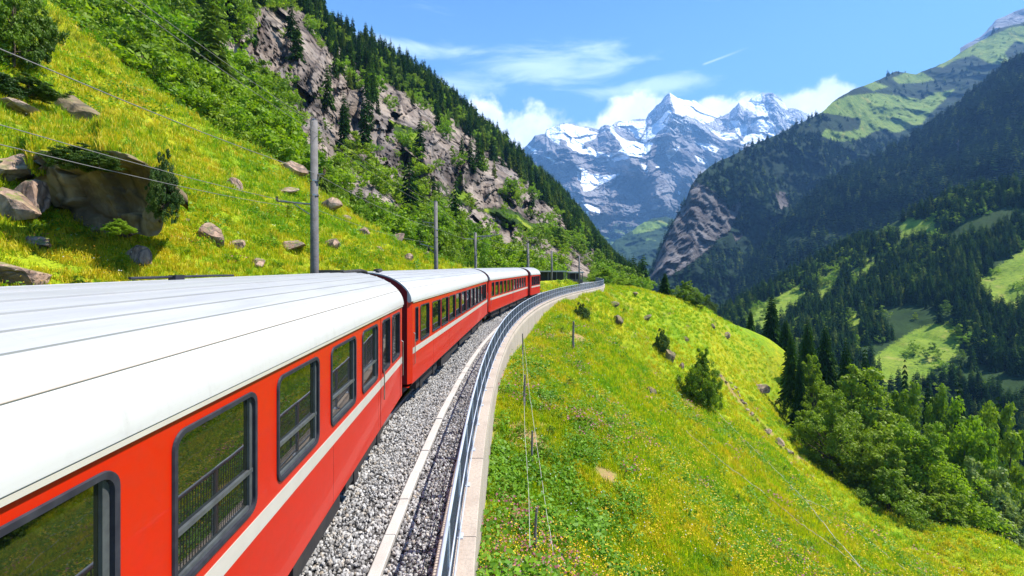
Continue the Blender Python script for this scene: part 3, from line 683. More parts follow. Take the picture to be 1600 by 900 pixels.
        if sash and kind == 'w':
            zs = z0 + (z1 - z0) * .34; mb = MB(); mb.box(HW - .034, HW - .006, a + fw, b - fw, zs - .017, zs + .017); mb.build('sash_bar', M['sash'], wf)
            mb = MB(); mb.box(HW - .034, HW - .012, b - fw - .045, b - fw - .001, z0 + fw, z1 - fw); mb.box(HW - .034, HW - .012, a + fw + .05, b - fw - .05, z0 + fw + .001, z0 + fw + .035); mb.build('window_frame', M['sash'], wf)
    for dy0, dy1 in doors:
        mb = MB()
        for yy in (dy0, dy1): mb.box(HW - .01, HW + .006, yy - .012, yy + .012, ZB, 2.95)
        dd = mb.build('door', M['darkred'], rt_); mb = MB(); mb.tube([(HW + .05, dy0 + .1, 1.3), (HW + .05, dy0 + .1, 1.9)], .014, 6); mb.build('handle', M['steel'], dd)
    # panel joints, grab rails
    mb = MB()
    for q in range(1, 7): yy = y0 + L * q / 7; mb.box(HW - .002, HW + .0015, yy - .004, yy + .004, ZB + .02, 1.54)
    mb.build('panel_joint', M['darkred'], rt_)
    for yy in (y0 + ch + .10, y1 - ch - .10): MB().tube([(HW + .004, yy, 1.25), (HW + .045, yy, 1.28), (HW + .045, yy, 2.1), (HW + .004, yy, 2.13)], .012, 6).build('grab_rail', M['steel'], rt_)
    # underframe and bogies
    mb = MB(); mb.box(-1.0, 1.0, y0 + .3, y1 - .3, .42, ZB - .09)
    if L > 10:
        for q in range(5): mb.box(.7, 1.17 - .04 * (q % 2), -4.6 + q * 1.9, -2.95 + q * 1.9, .24 + .05 * (q % 3), .665)  # equipment boxes added to make the dark shaded band below the body
    mb.build('underframe', M['black'], rt_)
    for by in ((-L / 2 + 2.6, L / 2 - 2.6) if L > 10 else (0,)):
        mb = MB(); mb.box(.92, 1.12, by - 1.35, by + 1.35, .30, .62); mb.box(.7, 1.14, by - .95, by - .7, .22, .5); mb.box(.7, 1.14, by + .7, by + .95, .22, .5); mb.box(-.78, -.62, by - 1.35, by + 1.35, .38, .60); bo = mb.build('bogie', M['black'], rt_)
        for wy in (-.85, .85):
            mb = MB()
            for sx in (-1, 1): mb.tube([(sx * .47, by + wy, .365), (sx * .58, by + wy, .365)], .365, 20)
            mb.tube([(-.5, by + wy, .365), (.5, by + wy, .365)], .06, 8); mb.build('wheelset', M['steel'], bo)
    return rt_
M['gutter'] = mat('grimy_roof_seam', (.34, .29, .24), .7)
TG = 'red carriages of the train on the curve'
def loc(px): return 1387 / (755 - px)
k_ = 1 / math.cos(A0); s_of = lambda Yv: (Yv - 2.07) * k_            # metres along the first carriage from its middle
W1 = []
for a, b in ((2.86, 3.91), (4.31, 5.40), (5.83, 6.97), (7.34, 8.41)): W1.append((s_of(a), s_of(b), 1.81, 2.86, .11))
first = W1[0][0]
pre = [(first - 1.5 * k, first - 1.5 * k + 1.07, 1.81, 2.86, .11) for k in range(6, 0, -1)]
W1 = pre + W1 + [(s_of(8.80), s_of(9.52), 1.81, 2.86, .08, 'd'), (s_of(9.74), s_of(10.60), 1.81, 2.86, .08, 'd')]
c1_ = carriage('nearest red carriage with cream stripe and large sash windows filling the lower left', 0.0, 18.1, W1, TG, doors=((s_of(8.68), s_of(10.72)),))
W2 = [(-8.62, -8.34, 1.85, 2.8, .03, 'd'), (-8.1, -7.05, 1.78, 2.82, .10)] + [(-6.65 + 1.36 * k, -6.65 + 1.36 * k + 1.20, 1.82, 2.80, .06) for k in range(11)]
c2_ = carriage('second red carriage from the camera with a long row of narrow framed windows', 18.62, 18.1, W2, TG, sash=False)
W3 = [(-8.5, -7.7, 1.82, 2.80, .06)] + [(-7.3 + 1.5 * k, -7.3 + 1.5 * k + 1.15, 1.82, 2.80, .06) for k in range(10)]
c3_ = carriage('third red carriage, further round the bend with a dark seam in its middle', 37.24, 18.1, W3, TG, sash=False, doors=((-.3, .1),))
c4_ = carriage('short leading red carriage, farthest of the train before the overgrown shelter', 49.15, 5.2, [(-2.3 + 1.15 * k, -2.3 + 1.15 * k + 1.0, 1.8, 2.8, .05) for k in range(4)], TG, sash=False)
# roof fittings: part of their carriages
def roof_part(root, name, mbx, m): return mbx.build(name, m, root)
yy = s_of(1.0)
mb = MB(); mb.tube([(-.35, -3.0, 3.86), (-.35, 1.2, 3.86)], .012, 6); mb.box(-.39, -.31, 1.1, 1.35, 3.79, 3.87); roof_part(c1_, 'roof_cable', mb, M['rubber'])
mb = MB(); mb.tube([(-.15, 2.4, 3.83), (-.1, 3.6, 3.83), (-.2, 4.3, 3.82)], .016, 6); mb.box(-.16, -.08, 2.95, 3.1, 3.78, 3.85); roof_part(c1_, 'roof_lead', mb, M['rubber'])
mb = MB(); mb.box(.30, .40, -1.18, -1.02, 3.755, 3.80); mb.tube([(.35, -1.6, 3.785), (.35, -1.1, 3.785)], .010, 6); roof_part(c1_, 'roof_fitting', mb, M['slate'])
mb = MB(); mb.tube([(.1, 8.2, 3.80), (.3, 9.0, 3.84), (.35, 9.3, 3.80), (.2, 9.7, 3.80)], .045, 8); mb.box(-.5, .0, 8.4, 8.7, 3.76, 3.86); roof_part(c1_, 'jumper_cable', mb, M['black'])
mb = MB(); mb.tube([(.35, -8.9, 3.79), (.2, -8.2, 3.83), (-.2, -7.6, 3.82)], .05, 8); roof_part(c2_, 'jumper_cable', mb, M['black'])
# ------------------------------------------------------------------ mountains
def lerp_line(line, x): return np.interp(x, [p[0] for p in line], [p[1] for p in line])
def relief(name, x0, x1, nu, nv, top, bot, Ytop, Ybot, g, m, rough_top=(0, 1), disp=None, masks=None, back=2.0, backdrop=.6, kind='structure', steps=8, label=None):
    px = np.linspace(x0, x1, nu); t = np.linspace(0, 1, nv)
    tp = lerp_line(top, px); tp = tp - rough_top[0] * fbm(np.stack([px * rough_top[1], px * 0, px * 0], -1), 1, 5, .6, seed=hash(name) % 97 if False else len(name))
    bt = lerp_line(bot, px); Yt = lerp_line(Ytop, px); Yb = lerp_line(Ybot, px); G = np.interp(t, [q[0] for q in g], [q[1] for q in g])
    PXg = np.repeat(px[:, None], nv, 1); PYg = bt[:, None] + (lerp_line(top, px) - bt)[:, None] * t[None, :] + (tp - lerp_line(top, px))[:, None] * (t[None, :] ** 12); Yg = Yb[:, None] + (Yt - Yb)[:, None] * G[None, :]
    P = unproj(PXg, PYg, Yg); 
    if disp is not None:
        Yg = Yg + disp(PXg, PYg, P, t[None, :]); P = unproj(PXg, PYg, Yg)
    back_rows = []; last = P[:, -1]
    for k in range(1, steps + 1):
        f = k / steps; q = last.copy(); q[:, 1] += back * f; q[:, 0] *= 1 + back * f / last[:, 1]; q[:, 2] = last[:, 2] - backdrop * back * f ** 1.3; back_rows.append(q)
    Pf = np.concatenate([P, np.stack(back_rows, 1)], 1); ms = {}
    for an, fn in (masks or {}).items():
        v = fn(PXg, PYg, P); ms[an] = v; vv = np.concatenate([v, np.repeat(v[:, -1:], steps, 1)], 1); masks_arr = vv.astype(np.float32); ms['_' + an] = masks_arr
    at = {an: ('FLOAT', ms['_' + an].ravel()) for an in (masks or {})}
    o = link(name, np_mesh(name, Pf.reshape(-1, 3), grid_faces(nu, Pf.shape[1]), [m], True, at)); tag(o, label=label, kind=kind)
    return dict(o=o, P=P, px=PXg, py=PYg, m=ms)
def sample(rel, weight, N, maxn=None):
    """random points on the face, per true area times weight"""
    P = rel['P']; A = P[:-1, :-1]; B = P[1:, :-1]; D = P[:-1, 1:]; ar = np.linalg.norm(np.cross(B - A, D - A), axis=-1)
    W = ar * weight[:-1, :-1]; W = W.ravel() / W.sum(); k = rng.choice(len(W), N, p=W); i, j = np.unravel_index(k, ar.shape); u = rng.random((N, 1)); v = rng.random((N, 1))
    return A[i, j] + (B[i, j] - A[i, j]) * u + (D[i, j] - A[i, j]) * v
zr = lambda px, py, P: np.zeros(px.shape)
# --- far snow massif
S = 500 / 1552.
def Q(l): return [(800 + u * S, 130 + v * S) for u, v in l]
sky1 = Q([(-200, 470), (40, 330), (75, 300), (110, 255), (160, 245), (168, 225), (200, 212), (235, 196), (262, 193), (300, 196), (330, 208), (360, 210), (395, 218), (420, 226), (432, 212), (450, 200), (465, 202), (480, 208), (500, 190), (530, 182), (560, 186), (590, 176),
          (615, 172), (650, 174), (660, 150), (680, 132), (700, 108), (720, 92), (740, 66), (756, 52), (767, 45), (778, 56), (800, 68), (825, 80), (850, 82), (868, 88), (880, 80), (895, 90), (915, 106), (950, 126), (1000, 154), (1020, 160), (1040, 150), (1056, 140), (1072, 124),
          (1085, 112), (1099, 94), (1112, 110), (1125, 118), (1134, 108), (1146, 90), (1160, 74), (1180, 64), (1200, 52), (1216, 42), (1228, 52), (1245, 46), (1268, 48), (1285, 62), (1305, 78), (1322, 98), (1334, 124), (1360, 120), (1385, 126), (1410, 138), (1440, 152), (1500, 190), (1600, 260), (1800, 300)])
ridges = [Q([(767, 45), (790, 150), (760, 230), (690, 290), (640, 360)]), Q([(790, 150), (870, 190), (950, 240), (1050, 300), (1150, 320)]), Q([(800, 160), (790, 260), (830, 380), (880, 480), (900, 560)]),
          Q([(465, 202), (500, 270), (520, 310)]), Q([(575, 375), (560, 430), (500, 520), (450, 590)]), Q([(575, 375), (640, 440), (690, 520), (760, 600)]), Q([(1099, 94), (1090, 160), (1060, 180)]), Q([(1099, 94), (1150, 160), (1205, 185)]),
          Q([(110, 255), (200, 330), (290, 430), (350, 560), (380, 640)]), Q([(235, 196), (240, 270), (290, 350), (330, 400)]), Q([(1268, 48), (1280, 130), (1300, 200), (1310, 260)]), Q([(690, 290), (660, 400), (700, 470)]), Q([(940, 240), (980, 330), (1010, 400)])]
rw_ = [38, 30, 30, 16, 30, 26, 14, 16, 30, 18, 20, 18, 20]
snowp = [Q(p) for p in [
    [(158, 238), (170, 222), (200, 208), (262, 200), (330, 215), (415, 236), (412, 262), (350, 290), (335, 318), (300, 322), (270, 300), (262, 270), (235, 262), (228, 300), (190, 270)],
    [(295, 312), (370, 308), (420, 338), (470, 350), (500, 335), (540, 312), (500, 262), (470, 230), (480, 205), (520, 262), (570, 282), (640, 290), (682, 292), (660, 345), (560, 368), (480, 378), (415, 390), (390, 352), (330, 338)],
    [(585, 185), (650, 186), (655, 210), (640, 240), (605, 275), (590, 240), (545, 215), (505, 205), (520, 190)], [(772, 135), (752, 200), (700, 252), (668, 290), (618, 285), (650, 238), (700, 180), (745, 145)],
    [(767, 44), (830, 78), (900, 88), (960, 128), (1010, 158), (960, 190), (935, 200), (890, 172), (855, 160), (820, 158), (792, 150), (778, 100)], [(962, 225), (1030, 240), (1090, 250), (1098, 272), (1040, 280), (990, 252)],
    [(1055, 178), (1100, 190), (1135, 205), (1138, 250), (1095, 250), (1075, 215)], [(1150, 195), (1215, 178), (1265, 195), (1268, 215), (1285, 265), (1235, 290), (1175, 322), (1105, 292), (1140, 248), (1195, 240), (1150, 225)],
    [(1140, 95), (1165, 72), (1215, 44), (1228, 62), (1205, 90), (1240, 110), (1245, 135), (1228, 170), (1180, 158), (1130, 112)], [(888, 283), (950, 288), (1010, 318), (992, 340), (930, 322)], [(885, 348), (948, 380), (942, 398), (905, 382)],
    [(742, 330), (822, 305), (795, 340), (765, 365)], [(628, 392), (660, 402), (662, 440), (640, 425)], [(306, 422), (380, 442), (460, 448), (525, 435), (500, 462), (430, 492), (385, 520), (345, 525), (325, 470)], [(305, 393), (375, 428), (340, 428)],
    [(145, 345), (215, 380), (195, 386)], [(320, 568), (425, 610), (428, 640), (370, 610)], [(355, 620), (375, 620), (372, 665), (360, 660)], [(1262, 70), (1320, 95), (1330, 130), (1300, 120)], [(60, 290), (120, 330), (110, 345)], [(800, 515), (820, 530), (810, 540)], [(1325, 155), (1345, 165), (1330, 180)], [(690, 405), (715, 410), (700, 420)]]]
greenp = [Q(p) for p in [[(370, 650), (430, 600), (520, 592), (560, 620), (520, 650), (480, 660), (430, 700), (390, 700)], [(540, 628), (600, 618), (690, 650), (680, 670), (600, 712), (560, 715), (535, 680)], [(690, 545), (760, 560), (820, 600), (790, 630), (740, 640), (700, 600)], [(640, 560), (700, 600), (640, 610), (580, 605)]]]
def d1(px, py, P, t):
    e = 0
    for rd, wd in zip(ridges, rw_): d = seg_dist(px, py, rd); e = e - 520 * np.maximum(0, 1 - d / (wd * S * 3.1)) * wd / 30
    fade = np.clip((1.02 - t) * 6, .12, 1)
    q = px / 800; PP = np.stack([px * 10, py * 10, px * 0], -1)
    rg_ = fbm(P, 1 / 1300., 7, .58, seed=31, ridged=True) * 420 + fbm(P, 1 / 300., 5, .6, seed=37, ridged=True) * 120
    fc = facets(P, 1 / 520., 200, 1.1) * 120 + facets(P, 1 / 170., 210, 1.1) * 36
    return e * .8 - (rg_ * .8 + fc) * fade
def m_snow(px, py, P):
    wx = fbm(P, 1 / 260., 4, .6, seed=133) * 5; wy = fbm(P, 1 / 260., 4, .6, seed=143) * 4; px = px + wx; py = py + wy; r = np.zeros(px.shape)
    for p in snowp: r = np.maximum(r, poly_soft(px, py, p, 2.0))
    hi = np.clip((298 - py) / 95, 0, 1) * .47
    return np.maximum(r, hi) 
def m_green1(px, py, P):
    r = np.clip((py - 330) / 60, 0, .55)
    for p in greenp: r = np.maximum(r, poly_soft(px, py, p, 3.0))
    return r
MM1 = mtnmat('far_range_rock', [(.22, .21, .21), (.33, .31, .30), (.26, .25, .25), (.42, .39, .36)], (.13, .13, .14), ((.03, .055, .035), (.05, .085, .04)), ((.17, .25, .05), (.22, .28, .06)), .006, .9, 60, snow=True, gsc=.0012)
rel1 = relief('snow_mountain', 735, 1300, 640, 420, sky1, [(700, 455), (1400, 455)], [(700, 7600), (950, 8200), (1100, 8600), (1400, 9200)], [(700, 4200), (1400, 4600)], [(0, 0), (.35, .30), (.6, .52), (1, 1)], MM1,
              rough_top=(1.1, .35), disp=d1, masks={'snow': m_snow, 'green': m_green1, 'rock': lambda px, py, P: np.clip(1.25 - (py - 290) / 90, 0, 1)}, back=3000)
# --- middle distance hill at the foot of the valley
MM2 = mtnmat('valley_hill_cover', [(.14, .13, .12)] * 4, (.06, .06, .06), ((.022, .045, .022), (.035, .065, .025)), ((.14, .22, .04), (.18, .25, .05)), .01, .8, 25, gsc=.004)
rel2 = relief('valley_hill', 880, 1120, 200, 120, [(880, 425), (925, 408), (945, 392), (962, 376), (985, 362), (1006, 347), (1022, 341), (1040, 338), (1056, 344), (1075, 362), (1100, 380), (1130, 400)], [(880, 470), (1130, 470)], [(880, 3300), (1130, 3600)], [(880, 2500), (1130, 2500)], [(0, 0), (1, 1)], MM2,
              rough_top=(1.6, .18), disp=lambda px, py, P, t: -fbm(P, 1 / 420., 6, .55, seed=41, ridged=True) * 190 * np.clip((1.05 - t) * 4, .2, 1), masks={'rock': zr, 'green': lambda px, py, P: poly_soft(px, py, [(985, 352), (1005, 347), (1035, 345), (1045, 352), (1015, 362), (990, 366)], 4) + np.clip(fbm(P, 1 / 200., 4, seed=44) * 1.6 - .35, 0, .6)}, back=1200)
# --- right hand mountain with alps on top
sky3 = [(1000, 449), (1008, 436), (1016, 425), (1030, 392), (1042, 362), (1058, 336), (1072, 312), (1080, 290), (1090, 276), (1104, 264), (1116, 256), (1134, 247), (1150, 240), (1176, 226), (1200, 217), (1240, 198), (1270, 183), (1284, 176), (1300, 160), (1314, 150), (1330, 141), (1360, 130), (1385, 119),
        (1400, 111), (1414, 114), (1430, 116), (1450, 108), (1462, 104), (1485, 92), (1510, 76), (1540, 60), (1560, 44), (1585, 38), (1605, 34), (1680, 10), (1800, -30)]
Zm = lambda l: [(1200 + u / 2, v / 2) for u, v in l]
alp = [Zm(p) for p in [[(155, 352), (200, 320), (250, 298), (340, 290), (420, 300), (480, 312), (520, 290), (585, 278), (545, 320), (505, 355), (480, 390), (400, 415), (360, 405), (330, 412), (300, 430), (262, 440), (210, 442), (165, 425), (180, 402), (220, 412), (285, 405), (290, 372), (200, 356)],
                       [(385, 245), (430, 226), (480, 224), (522, 250), (480, 258), (410, 262)], [(525, 208), (600, 165), (660, 128), (760, 85), (830, 78), (830, 140), (770, 130), (740, 165), (760, 200), (700, 200), (640, 172), (580, 190), (545, 212)], [(280, 260), (330, 255), (380, 270), (330, 285)]]]
crag = [[(1085, 284), (1104, 292), (1122, 304), (1140, 326), (1134, 352), (1112, 386), (1082, 410), (1045, 432), (1008, 445), (1026, 404), (1046, 360), (1068, 318)], [(1210, 298), (1226, 300), (1233, 322), (1218, 328)], [(1145, 320), (1160, 315), (1140, 362), (1120, 375)], [(1144, 362), (1162, 366), (1150, 378)]]
def mx(polys, soft): return lambda px, py, P: np.max([poly_soft(px, py, p, soft) for p in polys], 0)
MM3 = mtnmat('right_mountain_cover', [(.11, .105, .105), (.17, .155, .15), (.14, .132, .13), (.23, .20, .185)], (.05, .045, .045), ((.008, .020, .010), (.014, .034, .012)), ((.13, .20, .03), (.19, .25, .04)), .022, .9, 10, gsc=.012)  # forest floor colours darkened to stand in for shade on this slope
def d3(px, py, P, t):
    c = mx(crag, 6)(px, py, P); f = np.clip((1.05 - t) * 5, .15, 1)
    return -fbm(P, 1 / 330., 6, .52, seed=51, ridged=True) * 105 * f + c * (22 - fbm(P * np.array([1, 1, .35]), 1 / 60., 5, .6, seed=53, ridged=True) * 16 - facets(P * np.array([1, 1, .5]), 1 / 45., 320, 1.4) * 14 - facets(P * np.array([1, 1, .6]), 1 / 18., 325, 1.4) * 6)
rel3 = relief('right_mountain', 1000, 2300, 620, 300, sky3, [(1000, 475), (1100, 500), (1250, 470), (1400, 380), (1760, 330)], [(1000, 1250), (1100, 1500), (1280, 1900), (1400, 2500), (1760, 2900)], [(1000, 1000), (1100, 1050), (1250, 1250), (1400, 1500), (1760, 1500)],
              [(0, 0), (.5, .4), (1, 1)], MM3, rough_top=(1.6, .12), disp=d3, masks={'rock': mx(crag, 5), 'green': mx(alp, 5)}, back=900)
MM3b = mtnmat('distant_peak_rock', [(.20, .19, .19), (.27, .25, .25), (.23, .22, .22), (.32, .30, .29)], (.12, .12, .12), ((.05, .07, .04), (.07, .09, .05)), ((.15, .2, .05), (.2, .25, .06)), .01, .9, 20, gsc=.005)
rel3b = relief('distant_peak', 1500, 1800, 160, 80, [(1500, 75), (1533, 56), (1545, 44), (1556, 31), (1570, 25), (1585, 18), (1600, 12), (1700, -20), (1800, -40)], [(1500, 110), (1800, 60)], [(1500, 4300), (1800, 4300)], [(1500, 3700), (1800, 3700)], [(0, 0), (1, 1)], MM3b,
               rough_top=(1.5, .2), disp=lambda px, py, P, t: -fbm(P, 1 / 350., 6, .55, seed=57, ridged=True) * 150 * np.clip((1.05 - t) * 4, .2, 1), masks={'rock': lambda px, py, P: np.full(px.shape, .8), 'green': zr}, back=900)
# --- forested ridge in front of it
crag4 = [Zm(p) for p in [[(742, 365), (770, 352), (792, 372), (745, 388)], [(588, 430), (598, 430), (596, 490), (588, 480)], [(500, 520), (545, 530), (530, 550)]]]
MM4 = mtnmat('forest_ridge_floor', [(.20, .18, .17), (.27, .24, .23), (.22, .20, .20), (.33, .30, .28)], (.09, .08, .08), ((.008, .020, .008), (.014, .034, .010)), ((.10, .17, .02), (.14, .20, .03)), .03, .8, 6, gsc=.02)  # ridge floor likewise darkened in colour for the shaded side
rel4 = relief('forest_ridge', 1150, 2300, 560, 260, [(1150, 440), (1200, 380), (1250, 322), (1290, 288), (1330, 262), (1370, 244), (1400, 228), (1440, 206), (1470, 184), (1500, 160), (1530, 136), (1560, 112), (1580, 98), (1600, 84), (1660, 40), (1780, -30)],
              [(1150, 520), (1250, 470), (1400, 390), (1520, 345), (1780, 330)], [(1150, 1150), (1400, 1350), (1780, 1300)], [(1150, 900), (1250, 860), (1400, 800), (1600, 720), (1780, 700)], [(0, 0), (.5, .42), (1, 1)], MM4, rough_top=(2, .12),
              disp=lambda px, py, P, t: -fbm(P, 1 / 260., 6, .52, seed=61, ridged=True) * 85 * np.clip((1.05 - t) * 5, .15, 1), masks={'rock': mx(crag4, 3), 'green': zr}, back=500)
# --- near side of the valley: meadows and woods low on the right
mead5 = [[(1165, 490), (1195, 470), (1240, 448), (1262, 442), (1248, 462), (1215, 485), (1180, 500)], [(1405, 356), (1418, 338), (1445, 345), (1462, 330), (1460, 348), (1430, 368), (1410, 365)], [(1330, 425), (1352, 404), (1368, 398), (1345, 425)], [(1270, 445), (1310, 410), (1312, 422), (1285, 450)],
         [(1362, 560), (1390, 540), (1430, 515), (1470, 502), (1500, 512), (1498, 530), (1455, 560), (1432, 590), (1408, 588), (1385, 578)], [(1528, 440), (1560, 415), (1600, 388), (1700, 330), (1700, 440), (1620, 452), (1585, 470), (1560, 470)], [(1320, 500), (1345, 480), (1340, 505)]]
MM5 = mtnmat('valley_side_cover', [(.22, .19, .16), (.30, .26, .22), (.26, .24, .22), (.36, .31, .26)], (.10, .09, .08), ((.020, .042, .012), (.03, .06, .014)), ((.15, .23, .02), (.21, .27, .03)), .06, .8, 2, gsc=.05)
rel5 = relief('valley_side', 1090, 2300, 560, 260, [(1090, 512), (1130, 492), (1180, 464), (1215, 446), (1250, 424), (1300, 398), (1350, 370), (1400, 346), (1450, 325), (1500, 304), (1530, 298), (1600, 290), (1800, 240)], [(1090, 640), (1200, 700), (1300, 800), (1600, 1010), (1800, 1100)],
              [(1090, 560), (1250, 620), (1400, 590), (1600, 520), (1800, 480)], [(1090, 300), (1200, 230), (1300, 190), (1600, 150), (1800, 140)], [(0, 0), (.4, .25), (.7, .55), (1, 1)], MM5, rough_top=(2, .1),
              disp=lambda px, py, P, t: -fbm(P, 1 / 130., 5, .5, seed=71) * 22 * np.clip((1.05 - t) * 5, .15, 1), masks={'rock': zr, 'green': lambda px, py, P: np.maximum(mx(mead5, 9)(px, py, P), np.maximum(mx(mead5, 7)(px, py - 11, P), mx(mead5, 6)(px, py - 22, P) * (py > 400)))}, back=250, backdrop=.5)
# --- the steep mountainside on the left with its cliffs
cliffs = [[(395, 20), (420, 10), (470, 14), (500, 55), (528, 90), (540, 130), (535, 175), (545, 215), (528, 232), (500, 200), (492, 180), (470, 160), (440, 130), (415, 112), (385, 98), (372, 70), (380, 40)], [(255, 10), (330, 50), (385, 65), (400, 112), (372, 105), (330, 75), (262, 70), (250, 45)],
          [(520, 70), (560, 85), (572, 120), (580, 165), (600, 185), (620, 215), (650, 250), (662, 290), (620, 292), (590, 262), (560, 245), (545, 210), (540, 150)], [(525, 70), (555, 72), (562, 95), (530, 88)],
          [(660, 205), (690, 195), (735, 192), (745, 225), (762, 222), (800, 238), (830, 270), (850, 292), (872, 312), (896, 345), (880, 352), (850, 340), (830, 350), (800, 330), (770, 322), (748, 325), (730, 300), (700, 290), (672, 285), (655, 250)],
          [(880, 372), (900, 378), (925, 378), (935, 400), (930, 432), (905, 432), (888, 420), (875, 395)], [(590, 205), (612, 215), (605, 240), (590, 235)]]
skyL = [(-160, -300), (300, -220), (380, -120), (440, -45), (478, -4), (492, 18), (508, 38), (522, 52), (538, 62), (556, 72), (580, 80), (604, 96), (622, 106), (640, 112), (665, 130), (690, 150), (712, 166), (735, 186), (760, 206), (785, 222), (805, 240), (825, 262), (850, 284), (872, 302), (890, 322), (905, 338),
        (920, 358), (935, 378), (948, 395), (960, 410), (972, 422), (985, 436), (1000, 446), (1010, 452)]
botL = [(-160, 260), (-60, 160), (60, 60), (120, 110), (200, 165), (300, 235), (360, 262), (400, 278), (450, 300), (500, 335), (550, 372), (600, 404), (660, 428), (700, 438), (740, 446), (800, 450), (1010, 456)]
def t_of(px, py): return np.clip((lerp_line(botL, px) - py) / (lerp_line(botL, px) - lerp_line(skyL, px)), 0, 1)
cliffs += [[(430, 150), (480, 170), (530, 235), (560, 262), (600, 300), (640, 320), (600, 330), (548, 300), (505, 268), (462, 222)], [(600, 262), (660, 262), (720, 320), (790, 348), (850, 372), (880, 395), (868, 415), (800, 385), (740, 350), (680, 318)], [(590, 120), (640, 150), (700, 195), (660, 205), (620, 190), (585, 160)]]
def dL(px, py, P, t):
    c = mx(cliffs, 7)(px, py, P); f = np.clip((1.04 - t) * 6, .1, 1) * np.clip(t * 8, .05, 1); q = P * np.array([1, 1, .45])
    k = np.clip(P[..., 1] / 250, .3, 1.6)
    U = np.stack([px + py * .12, py * .62, px * 0], -1); wv = fbm(U, 1 / 30., 4, .55, seed=82) * 9; U = U + wv[..., None]; ledge = fbm(U * np.array([1, .45, 1]), 1 / 24., 6, .58, seed=81, ridged=True)
    U2 = U * np.array([1, .55, 1]); fc = facets(U2, 1 / 42., 300, 1.5) * 1.5 + facets(U2, 1 / 15., 310, 1.4) * .46 + facets(U, 1 / 5.5, 330, 1.4) * .13; step = fc + ledge * .55
    return k * f * (-fbm(P, 1 / 60., 5, .5, seed=83, ridged=True) * 14 - (c * 1.0 + .08) * step * 8 + c * 3)
MML = mtnmat('cliff_and_scrub', [(.13, .11, .095), (.33, .265, .21), (.23, .20, .18), (.62, .47, .35)], (.040, .034, .032), ((.020, .042, .008), (.045, .075, .010)), ((.13, .20, .012), (.19, .23, .015)), .11, 1.0, 2.2, gsc=.06)
grL = [[(560, 120), (620, 125), (650, 150), (640, 175), (600, 165), (560, 140)], [(600, 170), (650, 150), (680, 165), (690, 185), (640, 200), (600, 195)], [(850, 350), (900, 360), (905, 372), (860, 372)], [(740, 440), (800, 445), (700, 430)]]
relL = relief('cliff_mountain', -600, 1008, 780, 420, skyL, botL, [(-160, 150), (60, 170), (300, 215), (480, 255), (560, 290), (650, 330), (740, 390), (820, 450), (900, 520), (1010, 640)],
              [(-160, 52), (60, 50), (200, 47), (300, 49), (400, 62), (500, 70), (600, 80), (700, 90), (740, 97), (850, 118), (920, 145), (1010, 200)], [(0, 0), (.25, .13), (.4, .27), (.72, .42), (.85, .7), (1, 1)], MML,
              rough_top=(2.0, .12), disp=dL, masks={'rock': lambda px, py, P: 1.3 * mx(cliffs, 9)(px, py, P) * np.clip(1.35 - 2.2 * np.clip(fbm(P, 1 / 30., 4, seed=89), 0, 1), .2, 1) + np.clip(fbm(P, 1 / 30., 4, seed=90) * 2.6 - .55, 0, .85) * np.clip((t_of(px, py) - .12) * 5, 0, 1), 'green': lambda px, py, P: np.maximum(mx(grL, 5)(px, py, P), np.clip(fbm(P, 1 / 18., 4, seed=88) * 1.5 + .12, 0, .8))}, back=200, backdrop=.35)
# ------------------------------------------------------------------ plants: meshes
def quads_mesh(name, C, U, Wv, mats, midx=None, extra=None):
    """leaf quads: centre, half length vector, half width vector, folded into a diamond"""
    n = len(C); V = np.stack([C - U, C + Wv, C + U, C - Wv], 1).reshape(-1, 3); Fc = np.arange(4 * n).reshape(n, 4); return V, Fc
def join_mesh(name, parts, mats, smooth=False):
    """parts: (V, F quads or tris, material index)"""
    Vs = []; L = []; st = []; mi = []; off = 0; pos = 0
    for V, Fc, k in parts:
        V = np.asarray(V, float).reshape(-1, 3); Fc = np.asarray(Fc, int); Vs.append(V); L.append((Fc + off).ravel()); st.append(pos + np.arange(len(Fc)) * Fc.shape[1]); mi.append(np.full(len(Fc), k)); off += len(V); pos += Fc.size
    Vs = np.concatenate(Vs).astype(np.float32); L = np.concatenate(L).astype(np.int32); st = np.concatenate(st).astype(np.int32); mi = np.concatenate(mi).astype(np.int32)
    me = bpy.data.meshes.new(name); me.vertices.add(len(Vs)); me.vertices.foreach_set('co', Vs.ravel()); me.loops.add(len(L)); me.loops.foreach_set('vertex_index', L)
    me.polygons.add(len(st)); me.polygons.foreach_set('loop_start', st); me.polygons.foreach_set('material_index', mi)
    for m in mats: me.materials.append(m)
    me.update(calc_edges=True); return me
def unit(v): return v / (np.linalg.norm(v, axis=-1, keepdims=True) + 1e-9)
def leaf_cloud(C, rad, per, size, r, updown=.35, asp=.5):
    """leaves spread through balls of radius rad round the centres C"""
    n = len(C) * per; c = np.repeat(C, per, 0); rr = np.repeat(rad, per)[:, None]; d = unit(r.normal(size=(n, 3))); q = r.random((n, 1)) ** .45
    p = c + d * rr * q * np.array([1, 1, .78]); nrm = unit(d + r.normal(size=(n, 3)) * .7 + np.array([0, 0, updown])); a = unit(np.cross(nrm, r.normal(size=(n, 3)))); b = np.cross(nrm, a); s = size * r.uniform(.6, 1.3, (n, 1))
    return quads_mesh('', p, a * s, b * s * asp, None)
def tubes(paths, k=6):
    mb = MB()
    for pts, rads in paths: mb.tube(pts, rads, k, caps=False)
    return np.array([tuple(v) for v in mb.v]), np.array(mb.f)
